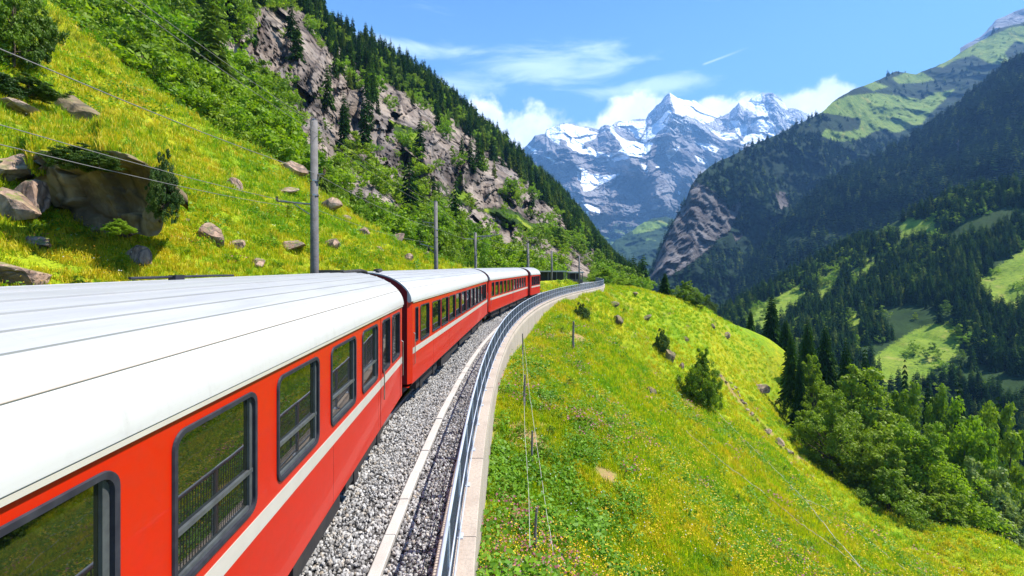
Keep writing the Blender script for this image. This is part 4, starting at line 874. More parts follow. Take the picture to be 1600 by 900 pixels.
def broadleaf(seed, lobes, per, leaf, H=1.0, Wd=.42, low=.16, lobe_r=.17, leafm='leaf_mid', trunk_r=.02):
    """tree of height 1 with separate lobes of foliage on limbs; returns (trunk mesh, crown mesh)"""
    r = np.random.default_rng(seed); C = []; 
    tries = 0
    while len(C) < lobes and tries < 4000:
        tries += 1; h = r.uniform(low, .97); t = (h - low) / (1 - low); w_ = Wd * (math.sin(min(1, t * 1.15 + .18) * math.pi) ** .6 if t * 1.15 + .18 < 1 else .25) * r.uniform(.8, 1.15)
        a = r.uniform(0, 6.283); q = r.uniform(.35, 1) ** .5; p = np.array([math.cos(a) * w_ * q, math.sin(a) * w_ * q, h])
        if all(np.linalg.norm(p - c) > lobe_r * .62 for c in C): C.append(p)
    C = np.array(C); rad = lobe_r * r.uniform(.55, 1.15, len(C)) * (1 - .45 * np.clip((C[:, 2] - .6) / .4, 0, 1))
    sub = C[:, None, :] + unit(r.normal(size=(len(C), 7, 3))) * rad[:, None, None] * r.uniform(.5, 1.0, (len(C), 7, 1)); sub = sub.reshape(-1, 3); srad = np.repeat(rad, 7) * r.uniform(.3, .55, len(sub))
    V, Fc = leaf_cloud(sub, srad, per, leaf, r)
    crown = join_mesh('crown', [(V, Fc, 0)], [M[leafm]])
    paths = [([(0, 0, -.03), (.01, .0, .2), (-.01, .01, .5), (0, 0, .85)], [trunk_r * 1.4, trunk_r, trunk_r * .7, trunk_r * .15])]
    for c in C[:: max(1, len(C) // 16)]: b = max(.08, c[2] * .55); paths.append(([(0, 0, b), tuple(np.array([c[0] * .5, c[1] * .5, b + (c[2] - b) * .55])), tuple(c)], [trunk_r * .45, trunk_r * .3, trunk_r * .1]))
    TV, TF = tubes(paths); return join_mesh('trunk', [(TV, TF, 0)], [M['bark']]), crown
def spruce(seed, whorls, br, detail, Wd=.19, leafm='spruce'):
    """conifer of height 1: whorls of drooping boughs hung with ragged sprays"""
    r = np.random.default_rng(seed); Vs = []
    for i in range(whorls):
        t = i / (whorls - 1); z = .09 + .91 * t ** .95; L = Wd * (1 - t) ** .82 * r.uniform(.78, 1.12) + .010; nb = max(5, int(br * (1 - .5 * t)))
        for k in range(nb):
            a = 6.283 * (k + r.uniform(-.4, .4)) / nb + i * 1.7; l = L * r.uniform(.6, 1.18); d = np.array([math.cos(a), math.sin(a), 0]); s = np.array([-d[1], d[0], 0]); drop = l * r.uniform(.55, .95)
            root = np.array([0, 0, z]) + d * l * .08; tip = np.array([0, 0, z]) + d * l + np.array([0, 0, -drop]); w_ = l * 3.14 / nb * 1.25 + .006; mid = (root + tip) / 2 + np.array([0, 0, l * .10])
            if not detail: Vs += [root, mid + s * w_, tip, mid - s * w_]
            else:
                Vs += [root, mid + s * w_ * .45, tip, mid - s * w_ * .45]
                for m_ in range(detail):
                    f = (m_ + .8) / (detail + .6); p0 = root * (1 - f) + tip * f + np.array([0, 0, l * .10 * math.sin(f * 3.14)])
                    for sg_ in (-1, 1):
                        tl = w_ * (1.5 - f * .7) * r.uniform(.7, 1.3); e = p0 + d * tl * .45 + s * sg_ * tl * .8 + np.array([0, 0, -tl * r.uniform(.4, .9)]); q = (np.array([0, 0, 1.]) * .5 + d * .5) * tl * .26; Vs += [p0, (p0 + e) / 2 + q, e, (p0 + e) / 2 - q]
    V = np.array(Vs); Fc = np.arange(len(V)).reshape(-1, 4); crown = join_mesh('crown', [(V, Fc, 0)], [M[leafm]])
    TV, TF = tubes([([(0, 0, -.02), (0, 0, .5), (0, 0, .98)], [.014, .008, .002])], 5); return join_mesh('trunk', [(TV, TF, 0)], [M['bark']]), crown
def tuft(seed, blades, h, sp_, m, wd=.012):
    r = np.random.default_rng(seed); Q_ = []; T_ = []
    for b in range(blades):
        a = r.uniform(0, 6.283); q = r.random() ** .6 * sp_; base = np.array([math.cos(a) * q, math.sin(a) * q, -.03]); ln = r.uniform(.05, .45); hh = h * r.uniform(.55, 1.15); ba = r.uniform(0, 6.283); l_ = np.array([math.cos(ba), math.sin(ba), 0]); s = np.array([-l_[1], l_[0], 0]) * wd * r.uniform(.7, 1.3)
        m1 = base + np.array([0, 0, hh * .6]) + l_ * hh * ln * .35; tip = base + np.array([0, 0, hh]) + l_ * hh * ln; Q_ += [base - s, base + s, m1 + s * .8, m1 - s * .8]; T_ += [m1 - s * .8, m1 + s * .8, tip]
    return join_mesh('grass', [(np.array(Q_), np.arange(len(Q_)).reshape(-1, 4), 0), (np.array(T_), np.arange(len(T_)).reshape(-1, 3), 0)], [m])
def herb(seed, n, h, m, size):
    r = np.random.default_rng(seed); C = np.stack([r.normal(0, .35, n), r.normal(0, .35, n), np.abs(r.normal(.35, .25, n))], -1) * h; nr = unit(r.normal(size=(n, 3)) * .6 + np.array([0, 0, 1])); a = unit(np.cross(nr, r.normal(size=(n, 3)))); b = np.cross(nr, a); s = size * r.uniform(.6, 1.3, (n, 1))
    V, Fc = quads_mesh('', C, a * s, b * s * .55, None); return join_mesh('herb', [(V, Fc, 0)], [m])
def blossoms(seed, n, m, size=.018, stem=.3, spread=.16):
    r = np.random.default_rng(seed); Q_ = []
    for i in range(n):
        c = np.array([r.normal(0, spread), r.normal(0, spread), stem * r.uniform(.75, 1.2)]); nr = unit(np.array([r.normal(0, .5), r.normal(-.2, .5), 1])[None])[0]; a = unit(np.cross(nr, r.normal(size=3))[None])[0]; b = np.cross(nr, a)
        for k in range(3):
            an = k * 1.047; u = (a * math.cos(an) + b * math.sin(an)) * size; v = (-a * math.sin(an) + b * math.cos(an)) * size * .42; Q_ += [c - u + nr * .001 * k, c + v + nr * .001 * k, c + u + nr * .001 * k, c - v + nr * .001 * k]
    return join_mesh('flowers', [(np.array(Q_), np.arange(len(Q_)).reshape(-1, 4), 0)], [m])

# ------------------------------------------------------------------ grass and flowers
def polar_pts(N, fn, a0, a1, r0, r1, cond):
    a = rng.uniform(a0, a1, N); r = np.exp(rng.uniform(math.log(r0), math.log(r1), N)); x = r * np.sin(a); y = r * np.cos(a); s, n = tr_inv(x, y); k = cond(x, y, s, n); x, y, r, s, n = x[k], y[k], r[k], s[k], n[k]
    z = fn(x, y, s, n) ; return np.stack([x, y, z], -1), r
RF = lambda x, y, s, n: right_h(x, y, (s, n)); LF = lambda x, y, s, n: left_h(x, y, s, n)
RC = lambda x, y, s, n: (n < .10) & (s > -20) & (y > 1.5) & ((x < 92) | (y > 200)); LC = lambda x, y, s, n: (n > 6.0) & (n < n_edge(s)) & (s < 118) & (y > 2)
G_ = [proto('grass', tuft(i, 16, .30, .16, M[m_])) for i, m_ in enumerate(('grass', 'grass_lush', 'grass_yellow', 'grass2'))]
Hb = [proto('herb', herb(20 + i, 46, .42, M['weed'], .055)) for i in range(3)]
FL = [proto('flowers', blossoms(30, 7, M['yellow'], .021)), proto('flowers', blossoms(31, 6, M['orange'], .02)), proto('flowers', blossoms(32, 5, M['white_f'], .018)), proto('flowers', blossoms(33, 12, M['pink'], .034, .36, .2)), proto('flowers', blossoms(34, 14, M['rust'], .020, .38))]
def cover(name, label, N, fn, a0, a1, r0, r1, cond, seed):
    P, r = polar_pts(N, fn, a0, a1, r0, r1, cond); f = fbm(P, .12, 3, seed=seed); f2 = fbm(P, .9, 2, seed=seed + 4); keep = (f2 > -.62) & (bare_spot(P) < rng.uniform(.25, 1.0, len(P))); P, r, f, f2 = P[keep], r[keep], f[keep], f2[keep]
    hs = np.clip(.30 + .030 * r, .45, 2.1) * rng.uniform(.65, 1.3, len(P)); q = fbm(P, .055, 3, seed=seed + 9) * .7 + f * .5 + fbm(P, .5, 3, seed=seed + 12) * .9 + rng.normal(0, .42, len(P)); idx = np.select([q < -.32, q < .30, q < .85], [1, 0, 2], 3)
    o = scatter(name, P, G_, np.stack([hs * 1.1, hs * 1.1, hs * .85], -1), rots(len(P), .18), idx); tag(o, label, 'grass', kind='stuff')
def herbs(name, label, N, fn, a0, a1, r0, r1, cond, seed):
    P, r = polar_pts(N, fn, a0, a1, r0, r1, cond); f = fbm(P, .30, 3, seed=seed); k = f > .05; P, r = P[k], r[k]; hs = np.clip(.45 + .035 * r, .5, 2.6) * rng.uniform(.5, 1.3, len(P)); o = scatter(name, P, Hb, hs, rots(len(P), .15)); tag(o, label, 'weeds', kind='stuff')
def flowers(name, label, N, fn, a0, a1, r0, r1, cond, seed, mixw):
    P, r = polar_pts(N, fn, a0, a1, r0, r1, cond); idx = rng.choice(5, len(P), p=mixw); f = fbm(P, .16, 3, seed=seed); g = fbm(P, .28, 3, seed=seed + 7)
    k = np.where(idx < 2, f > -.12, np.where(idx >= 3, g > .22, rng.random(len(P)) < .5)); P, r, idx = P[k], r[k], idx[k]; hs = np.clip(.45 + .045 * r, .6, 3.6) * rng.uniform(.7, 1.3, len(P)); o = scatter(name, P, FL, np.stack([hs, hs, np.minimum(hs, 1.3)], -1), rots(len(P), .1), idx); tag(o, label, 'flowers', kind='stuff')
# upper edge of the left meadow, as a distance from the line
EDGE = [(40, -40), (60, 0), (130, 75), (200, 130), (260, 172), (300, 200), (350, 215), (400, 232), (450, 262), (500, 302), (550, 335), (600, 364), (650, 390), (700, 410), (730, 422)]
def raw_left(x, y): return left_h(x, y)
es, en = [], []
for px, py in EDGE:
    p = hit(px, py, raw_left, 8, 110); s_, n_ = tr_inv([p[0]], [p[1]]); es.append(float(s_[0])); en.append(float(n_[0]))
od = np.argsort(es); es = np.array(es)[od]; en = np.array(en)[od]
def n_edge(s): return np.interp(s, np.r_[-30, es, es[-1] + 12, 130], np.r_[en[0] + 10, en, 9, 7])
co = np.empty(len(lt.data.vertices) * 3, np.float32); lt.data.vertices.foreach_get('co', co); co = co.reshape(-1, 3)
ex = np.clip(NG.ravel() - n_edge(SG.ravel()), 0, 60) if False else None
s_, n_ = np.meshgrid(sg, ng, indexing='ij'); exc = np.clip(n_.ravel() - n_edge(s_.ravel()) - .5, 0, 60); co[:, 2] -= exc * 1.15; lt.data.vertices.foreach_set('co', co.ravel()); lt.data.update()

cover('meadow_grass', 'tall yellow green grass on the slope below the retaining wall', 170000, RF, -.25, 1.45, 3.0, 135, RC, 1)
cover('hillside_grass', 'sunlit yellow green grass on the hillside above the train', 80000, LF, -1.35, .25, 8, 110, LC, 2)
herbs('meadow_weeds', 'dark green leafy weeds among the grass below the wall', 4000, RF, -.15, 1.3, 5.5, 70, RC, 3)
NR_ = lambda x, y, s, n: (n < .1) & (n > -5) & (s > 2) & (s < 34)
P_, r__ = polar_pts(4500, RF, -.2, .45, 5.5, 34, NR_); f__ = fbm(P_, .7, 3, seed=61); k__ = (f__ > .10) & (bare_spot(P_) < rng.uniform(.2, .9, len(P_))); P_ = P_[k__]; hs__ = rng.uniform(.5, 1.35, len(P_)); o = scatter('wallside_plants', P_, Hb, hs__, rots(len(P_), .2)); tag(o, 'rank dark leafy plants growing at the foot of the retaining wall', 'weeds', kind='stuff')
herbs('hillside_weeds', 'dark green leafy weeds on the hillside above the train', 5000, LF, -1.3, .2, 9, 80, LC, 4)
flowers('meadow_flowers', 'yellow, orange and pink wild flowers in the grass below the wall', 17000, RF, -.12, 1.3, 5.5, 110, RC, 5, [.50, .10, .12, .13, .15])
flowers('hillside_flowers', 'yellow and orange wild flowers on the hillside above the train', 14000, LF, -1.3, .2, 9, 90, LC, 6, [.55, .28, .09, .02, .06])

# ------------------------------------------------------------------ trees
SPR_HI = [spruce(100 + i, 34, 15, 3, .17) for i in range(3)]; SPR_MID = [spruce(110 + i, 18, 10, 1, .17, 'spruce_lit' if i == 2 else 'spruce') for i in range(3)]; SPR_LO = [spruce(120 + i, 9, 7, 0, .19, 'spruce_lit' if i == 2 else 'spruce_far_shade') for i in range(3)]
SLO = [proto('spruce', t[1]) for t in SPR_LO]; SMID = [proto('spruce', t[1]) for t in SPR_MID]
def tree(name, label, cat, group, meshes, loc, H, Wf=1.0, rz=None):
    e = empty(name, loc, random.uniform(0, 6.28) if rz is None else rz); tag(e, label, cat, group)
    t = link('trunk', meshes[0], e); c = link('crown', meshes[1], e)
    e.scale = (H * Wf, H * Wf, H); return e
cand = []                                      # (size in the photo, position, height, where)
def forest(rel, weight, N, hmin, hmax, where, pyvis=None):
    P = sample(rel, weight, N); H = rng.uniform(hmin, hmax, N) * rng.choice([1, 1, .75, .55], N); return P, H
px3, py3 = rel3['px'], rel3['py']; w3 = (1 - rel3['m']['rock']) * (1 - mx(crag, 3)(px3, py3 - 7, 0)) * (1 - np.clip(rel3['m']['green'] * 1.3, 0, 1)) * (1 - mx(alp, 3)(px3, py3 - 6, 0))
noforest = poly_soft(px3, py3, [(1284, 176), (1330, 141), (1400, 108), (1480, 88), (1600, 30), (1800, -40), (1800, 220), (1500, 175), (1480, 200), (1400, 222), (1330, 215), (1290, 215), (1270, 200), (1290, 190)], 5)
w3 = w3 * (1 - noforest * .93) * np.clip(fbm(rel3['P'], 1 / 90., 4, seed=91) * 2.2 + 1.0, .05, 1)
w4 = (1 - rel4['m']['rock']) * np.clip(fbm(rel4['P'], 1 / 70., 4, seed=92) * 2.2 + 1.1, .08, 1)
px5, py5 = rel5['px'], rel5['py']; w5 = (1 - np.clip(rel5['m']['green'] * 1.3, 0, 1)) * (1 - mx(mead5, 3)(px5, py5 - 12, 0)) * (1 - mx(mead5, 3)(px5, py5 - 24, 0) * (py5 > 400)) * np.clip(fbm(rel5['P'], 1 / 45., 4, seed=93) * 3 + .8, .0, 1) + 0
rk = np.clip(relL['m']['rock'], 0, 1); pxL, pyL = relL['px'], relL['py']; tL = np.linspace(0, 1, pxL.shape[1])[None, :]
upper = np.clip((tL - .32) / .25, 0, 1) * np.clip((pxL - 380) / 120, 0, 1); clf = np.maximum(mx(cliffs, 3)(pxL, pyL, 0), np.maximum(mx(cliffs, 3)(pxL, pyL - 14, 0), np.maximum(mx(cliffs, 3)(pxL, pyL - 28, 0), mx(cliffs, 3)(pxL, pyL - 42, 0) * (pxL < 640)))); vegn = np.clip(fbm(relL['P'], 1 / 14., 3, seed=96) * 2.5 - .9, 0, 1); wLs = (1 - np.maximum(clf, rk * .8) * .985 + clf * vegn * .34) * (upper + .05) * np.clip(fbm(relL['P'], 1 / 28., 4, seed=94) * 2.2 + .8, .03, 1)
sky_band = np.clip(1 - (pyL - lerp_line(skyL, pxL)) / 40, 0, 1); wLs = wLs + sky_band * .9 * (pxL > 470)
sets = []
for rel, wt, N, h0, h1, nm, lb in ((rel3, w3, 19000, 20, 38, 'mountain_forest', 'dark conifer forest covering the right hand mountain below its alps'), (rel4, w4, 24000, 19, 36, 'ridge_forest', 'dark conifer forest on the ridge rising to the right edge'),
                                   (rel5, w5, 17000, 12, 23, 'valley_forest', 'sunlit mixed woods on the lower valley side at right'), (relL, wLs, 5200, 9, 19, 'cliff_forest', 'spruce trees along the top and ledges of the cliffs on the left')):
    P, H = forest(rel, wt, N, h0, h1, nm); sets.append([P, H, nm, lb])
allc = []
for si, (P, H, nm, lb) in enumerate(sets):
    px, py = proj(P); sz = F * H / P[:, 1]; vis = (px > 0) & (px < 1600) & (py > 5) & (py - sz < 880)
    if nm == 'valley_forest': vis &= py < np.interp(px, [1000, 1100, 1160, 1220, 1260, 1330, 1420, 1500, 1600], [455, 480, 508, 545, 560, 600, 640, 690, 720])
    if nm == 'cliff_forest': vis &= px > 480
    if nm in ('mountain_forest', 'ridge_forest'): vis &= False
    for k in np.nonzero(vis)[0]: allc.append((sz[k], si, k))
allc.sort(reverse=True); pick = [[], [], [], []]; nl = 0; nv5 = 0
for sz, si, k in allc:
    if si == 3 and nl < 130: pick[3].append(k); nl += 1
    elif si == 2 and nv5 < 130: pick[2].append(k); nv5 += 1
nspr = 0
for si, (P, H, nm, lb) in enumerate(sets):
    for k in pick[si]:
        left = si == 3; big = F * H[k] / P[k, 1] > 26
        pk = proj(P[k]); crest = left and pk[1] - np.interp(pk[0], *zip(*skyL)) < 26; lb_, gp_ = (('slender dark spruce in the row along the crest above the left cliffs', 'spruces on the crest of the left cliffs') if crest else ('dark spruce rooted on a ledge among the left cliffs', 'spruces on ledges of the left cliffs')) if left else \
            (('dark spruce in the nearest woods at the lower right edge, behind the leafy trees', 'spruces in the nearest right hand woods') if pk[0] > 1400 else ('dark spruce in the woods just beyond the crest of the right meadow', 'spruces beyond the crest of the right meadow'))
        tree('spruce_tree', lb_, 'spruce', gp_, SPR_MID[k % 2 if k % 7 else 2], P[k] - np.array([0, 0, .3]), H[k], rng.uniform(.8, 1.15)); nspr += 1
    keep = np.ones(len(P), bool); keep[pick[si]] = False; P2, H2 = P[keep], H[keep]; wv = H2 * rng.uniform(.95, 1.45, len(H2)) * (1.15 if si < 2 else 1.0)
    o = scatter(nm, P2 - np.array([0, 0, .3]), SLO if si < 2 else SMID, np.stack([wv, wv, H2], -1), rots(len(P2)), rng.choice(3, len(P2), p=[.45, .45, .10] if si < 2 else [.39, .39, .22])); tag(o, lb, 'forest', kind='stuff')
# mixed broadleaved bushes
BSH = [broadleaf(200 + i, 9, 26, .040, Wd=.52, low=.10, lobe_r=.30, leafm=('leaf_bright', 'leaf_mid', 'leaf_bright')[i]) for i in range(3)]; BSHp = [proto('bush', t[1]) for t in BSH]
BR = [broadleaf(210 + i, 22, 40, .024, Wd=.46, low=.10, lobe_r=.22, leafm=('leaf_bright', 'leaf_mid', 'leaf_dark')[i]) for i in range(3)]
clb = np.maximum(np.maximum(mx(cliffs, 3)(pxL, pyL - 6, 0), mx(cliffs, 3)(pxL, pyL - 15, 0)), mx(cliffs, 3)(pxL, pyL - 26, 0)); wB = (1 - np.maximum(rk, clb) * .985 + clf * vegn * .15) * np.clip(1.15 - tL * 1.25, .06, 1) * np.clip(fbm(relL['P'], 1 / 16., 4, seed=95) * 4 + .7, 0, 1) + (1 - np.maximum(rk, clb)) * .04 + clf * vegn * .08
P = sample(relL, wB, 5200); H = np.clip(rng.gamma(3.0, 1.5, len(P)) * (P[:, 1] / 110) ** .4, 1.8, 11)
o = scatter('hillside_scrub', P - np.array([0, 0, .2]), BSHp, np.stack([H, H, H * .9], -1), rots(len(P)), rng.choice(3, len(P), p=[.42, .28, .30])); tag(o, 'thick green scrub covering the foot and ledges of the cliffs', 'scrub', kind='stuff')
wB = w5 * np.clip(fbm(rel5['P'], 1 / 60., 3, seed=97) * 3, 0, 1) + .03 * (1 - rel5['m']['green']) + .05 * rel5['m']['green'] * np.clip(fbm(rel5['P'], 1 / 25., 3, seed=99) * 4, 0, 1); P = sample(rel5, wB, 4600); H = rng.uniform(5, 13, len(P))
o = scatter('valley_bushes', P - np.array([0, 0, .3]), BSHp, np.stack([H, H, H], -1), rots(len(P)), rng.choice(3, len(P), p=[.25, .5, .25])); tag(o, 'rounded broadleaved trees scattered through the lower valley woods', 'bushes', kind='stuff')
w3b = w3 * .1 + np.clip(rel3['m']['green'] * 1.0, 0, 1) * .10; P = sample(rel3, w3b, 900); H = rng.uniform(6, 13, len(P))
o = scatter('mountain_bushes', P - np.array([0, 0, .3]), BSHp, np.stack([H, H, H], -1), rots(len(P)), np.ones(len(P), int)); tag(o, 'small trees dotted over the high pastures at right', 'bushes', kind='stuff')
wY = np.clip(1.0 - tL * 2.2, 0, 1) * (1 - rk) * (1 - clb) * (pxL < 760) + .04 * (1 - clf) * (pxL > 520); P = sample(relL, wY, 900); H = rng.uniform(3.5, 8.5, len(P)) * (P[:, 1] / 110) ** .4
YS = [spruce(130 + i, 15, 11, 1, .24, 'young') for i in range(2)]; YSp = [proto('young_spruce', t[1]) for t in YS]
o = scatter('young_spruces', P - np.array([0, 0, .2]), YSp, np.stack([H, H, H], -1), rots(len(P))); tag(o, 'bright young spruces mixed into the scrub under the cliffs', 'spruces', kind='stuff')
for nm_, fn_, cd_, a0_, a1_, n_c, lb_ in (('meadow_shrubs', RF, RC, -.1, 1.25, 420, 'low dark green shrublets dotted over the slope below the wall'), ('hillside_shrubs', LF, LC, -1.3, .15, 520, 'low dark green shrublets dotted over the hillside above the train')):
    P, r = polar_pts(n_c, fn_, a0_, a1_, 9, 110, cd_); P = P[fbm(P, .09, 3, seed=71) > -.12]; H = rng.uniform(.25, .6, len(P)) * np.clip((np.hypot(P[:, 0], P[:, 1]) / 25) ** .5, .6, 2.0); o = scatter(nm_, P, BSHp, np.stack([H * 1.2, H * 1.2, H], -1), rots(len(P), .1)); tag(o, lb_, 'shrubs', kind='stuff')
# bushes one can tell apart along the top edge of the left meadow
i_ = 0; cnt = [-1, -1]; ORD = 'first second third fourth fifth sixth seventh eighth ninth tenth eleventh twelfth thirteenth fourteenth fifteenth sixteenth seventeenth eighteenth nineteenth twentieth twenty-first twenty-second twenty-third twenty-fourth twenty-fifth twenty-sixth twenty-seventh twenty-eighth twenty-ninth thirtieth thirty-first thirty-second thirty-third thirty-fourth thirty-fifth thirty-sixth thirty-seventh thirty-eighth thirty-ninth fortieth'.split()
for px in np.concatenate([np.linspace(118, 470, 22), np.linspace(478, 742, 26)]):
    px = px + random.uniform(-6, 6); u = int(np.clip((px + 600) / 1608 * 779, 0, 778)); j = random.choice([6, 14, 26, 40, 60]); p = relL['P'][u, j]; H = random.uniform(38, 100 if px < 330 or px > 640 else 66) / F * p[1]
    kind = random.choice([0, 0, 1]); cnt[kind] += 1; nm_ = '%s %s bush from the top left along the left meadow edge' % (ORD[cnt[kind]], ('bright green', 'darker green')[kind])
    tree('bush', nm_, 'bush', ('bright green bushes above the left meadow', 'darker green bushes above the left meadow')[kind], BR[kind], (p[0], p[1], p[2] - .4), H, random.uniform(.6, .95)); i_ += 1
def ground_tree(name, label, cat, group, meshes, px, pytop, Y, wpx, fn=right_h, model_w=1.0, base=None, zoff=-.3):
    x = (px - PX0) / F * Y; zt = CZ + (PY0 - pytop) / F * Y; zb = float(fn(np.array([x]), np.array([Y]))[0]) + zoff if base is None else CZ + (PY0 - base) / F * Y; zb = min(zb, zt - wpx / F * Y * 1.05) if name == 'broadleaf_tree' else zb; H = zt - zb
    return tree(name, label, cat, group, meshes, (x, Y, zb), H, (wpx / F * Y) / (H * model_w))
BL = [broadleaf(300 + i, 46, 95, .0125, Wd=.40, low=.16, lobe_r=.15, leafm=lm) for i, lm in enumerate(['leaf_mid', 'leaf_mid', 'leaf_bright', 'leaf_olive'])]
LBT = 'broadleaved trees below the meadow'
for px, top, Y, wpx, k, lb in [(1345, 578, 82, 200, 0, 'tallest full-crowned green tree behind the lower edge of the right meadow'), (1298, 612, 76, 120, 1, 'round green tree at the left end of the big trees, right beside the meadow'), (1408, 604, 88, 150, 1, 'green tree just right of and behind the tallest one below the meadow'),
                               (1440, 668, 70, 180, 2, 'yellow-green tree catching the sun in the middle of the lower trees'), (1512, 652, 78, 190, 2, 'bright tree right of the yellow-green one, lit along its top'), (1548, 712, 68, 180, 3, 'grey-green leafy tree near the right edge, lower than the bright ones'),
                               (1612, 716, 72, 190, 3, 'grey-green tree cut by the right edge of the photo'), (1268, 558, 98, 80, 0, 'small green tree between the dark spruces and the big trees'), (1388, 735, 66, 120, 0, 'darker low tree in front of the tallest tree, by the meadow shade'),
                               (1482, 772, 64, 140, 1, 'low green tree overhanging the bottom edge of the meadow'), (1400, 700, 69, 150, 0, 'mid green tree filling the gap under the tallest crown'), (1470, 610, 100, 120, 1, 'darker green tree between the tallest tree and the bright one behind it'), (1588, 790, 64, 170, 3, 'low grey-green bushy tree in the lower right corner'), (1566, 638, 92, 170, 0, 'dull green tree standing behind the bright ones at right')]:
    ground_tree('broadleaf_tree', lb, 'tree', LBT, BL[k], px, top, Y, wpx, model_w=.92)
for px, top, base, Y, wpx, lb in [(1206, 462, None, 135, 52, 'dark spruce rising just behind the crest of the right meadow'), (1236, 520, 628, 100, 44, 'tall narrow dark spruce on the edge of the meadow below the crest'), (1173, 484, None, 132, 24, 'small spruce peeping over the crest of the right meadow'),
                                  (1228, 500, None, 128, 40, 'spruce between the crest spruce and the narrow one'), (1262, 500, None, 112, 50, 'broad dark spruce at the head of the wooded strip'), (1290, 508, None, 118, 54, 'dark spruce in the wooded strip, second from its head'), (1322, 530, None, 112, 56, 'dark spruce standing above the tallest green tree'),
                                  (1352, 540, None, 125, 50, 'dark spruce behind the crown of the tallest green tree'), (1414, 562, None, 122, 40, 'lone dark spruce in front of the far pasture'), (1450, 590, None, 112, 46, 'spruce right of the lone one, before the pasture edge'), (1500, 600, None, 104, 60, 'dark spruce behind the bright trees'),
                                  (1560, 620, None, 98, 70, 'broad spruce near the right edge above the grey-green tree'), (1039, 426, None, 112, 30, 'dark spruce on the crest of the meadow next to the round bush'), (1250, 555, None, 96, 40, 'spruce in the shade right of the narrow one')]:
    ground_tree('spruce_tree', lb, 'spruce', 'spruces below the right meadow', SPR_HI[random.randrange(3)], px, top, Y, wpx, model_w=.40, base=base)
BS = [broadleaf(320 + i, 46, 110, .019, Wd=.50, low=.04, lobe_r=.20, leafm=lm, trunk_r=.015) for i, lm in enumerate(['leaf_mid', 'leaf_dark', 'leaf_bright'])]
ground_tree('bush', 'round green bush on the crest of the right meadow', 'bush', None, BS[0], 1073, 440, 112, 48, model_w=1.0, base=478)
ground_tree('bush', 'single round leafy bush standing alone on the right meadow', 'bush', None, BS[0], 1097, 548, 66, 52, model_w=1.0, base=634)
ground_tree('bush', 'small dark bush beside the rock in the middle of the right meadow', 'bush', None, BS[1], 1034, 515, 74, 22, model_w=1.0, base=548)
ground_tree('bush', 'leafless dark scrub by the fence post near the wall', 'bush', None, BS[1], 908, 474, 52, 26, model_w=1.0, base=502)
ground_tree('bush', 'yellow-green bush at the far end of the track beneath the cliff', 'bush', None, BS[2], 945, 420, 118, 46, model_w=1.0, base=446)
ground_tree('bush', 'low yellow-green bush right of the one at the end of the track', 'bush', None, BS[2], 972, 432, 116, 30, model_w=1.0, base=449)
ground_tree('bush', 'small round bush right of the spruce on the edge of the meadow crest', 'bush', None, BS[1], 1105, 466, 122, 26, model_w=1.0, base=488)
for (px, top, base, Y, wpx, k, lb) in [(22, -60, 100, 27, 90, 0, 'large dark tree in the top left corner'), (-30, 95, 150, 22, 80, 1, 'dark bush under the tree in the top left corner'), (45, 120, 150, 24, 70, 1, 'dark spreading bush at left above the tilted slab of rock'), (256, 238, 335, 15.2, 40, 1, 'dark ivy-like bush clinging to the right end of the overhanging boulder'),
                                       (120, 226, 262, 14.2, 70, 1, 'low dark bush growing on top of the overhanging boulder'), (155, 236, 262, 14.0, 50, 1, 'second low bush on top of the boulder, nearer its middle'), (186, 342, 366, 13.0, 32, 2, 'little bright fern at the foot of the overhanging boulder')]:
    ground_tree('bush', lb, 'bush', None, BS[k], px, top, Y, wpx, model_w=1.0, base=base)
# ------------------------------------------------------------------ rocks
def rock_mesh(seed, cuts=9, flat=.7, sub=3, nz=.10):
    import bmesh
    bm = bmesh.new(); bmesh.ops.create_icosphere(bm, subdivisions=sub, radius=1); V = np.array([v.co[:] for v in bm.verts]); r = np.random.default_rng(seed)
    for q in range(cuts):
        nn_ = unit(r.normal(size=(1, 3)))[0]; d = r.uniform(.42, .80); e = V @ nn_ - d; V = np.where((e > 0)[:, None], V - nn_ * e[:, None], V)
    V = V * np.array([1, r.uniform(.7, 1), flat]); V = V + unit(V) * (fbm(V + seed * 3.1, 1.6, 5, .55, seed=seed) * nz)[:, None]
    for v, c in zip(bm.verts, V): v.co = c
    me = bpy.data.meshes.new('rock'); bm.to_mesh(me); bm.free(); return me
def rock(label, px, py, wpx, hpx, fn, seed, rot=(0, 0, 0), m='rock', sink=.25, sub=3, Y=None, group=None, depth=1.0):
    p = hit(px, py, fn, 5, 140) if Y is None else unproj(px, py, Y); k = p[1] / F; me = rock_mesh(seed, sub=sub); me.materials.append(M[m]); me.polygons.foreach_set('use_smooth', np.zeros(len(me.polygons), bool))
    o = link('rock', me, None, (p[0], p[1], p[2] + hpx * k * (.5 - sink)), rot); o.scale = (wpx * k * .60, wpx * k * .5 * depth, hpx * k * .78); tag(o, label, 'rock', group); return o
LHf = lambda x, y: left_h(x, y); RHf = lambda x, y: right_h(x, y)
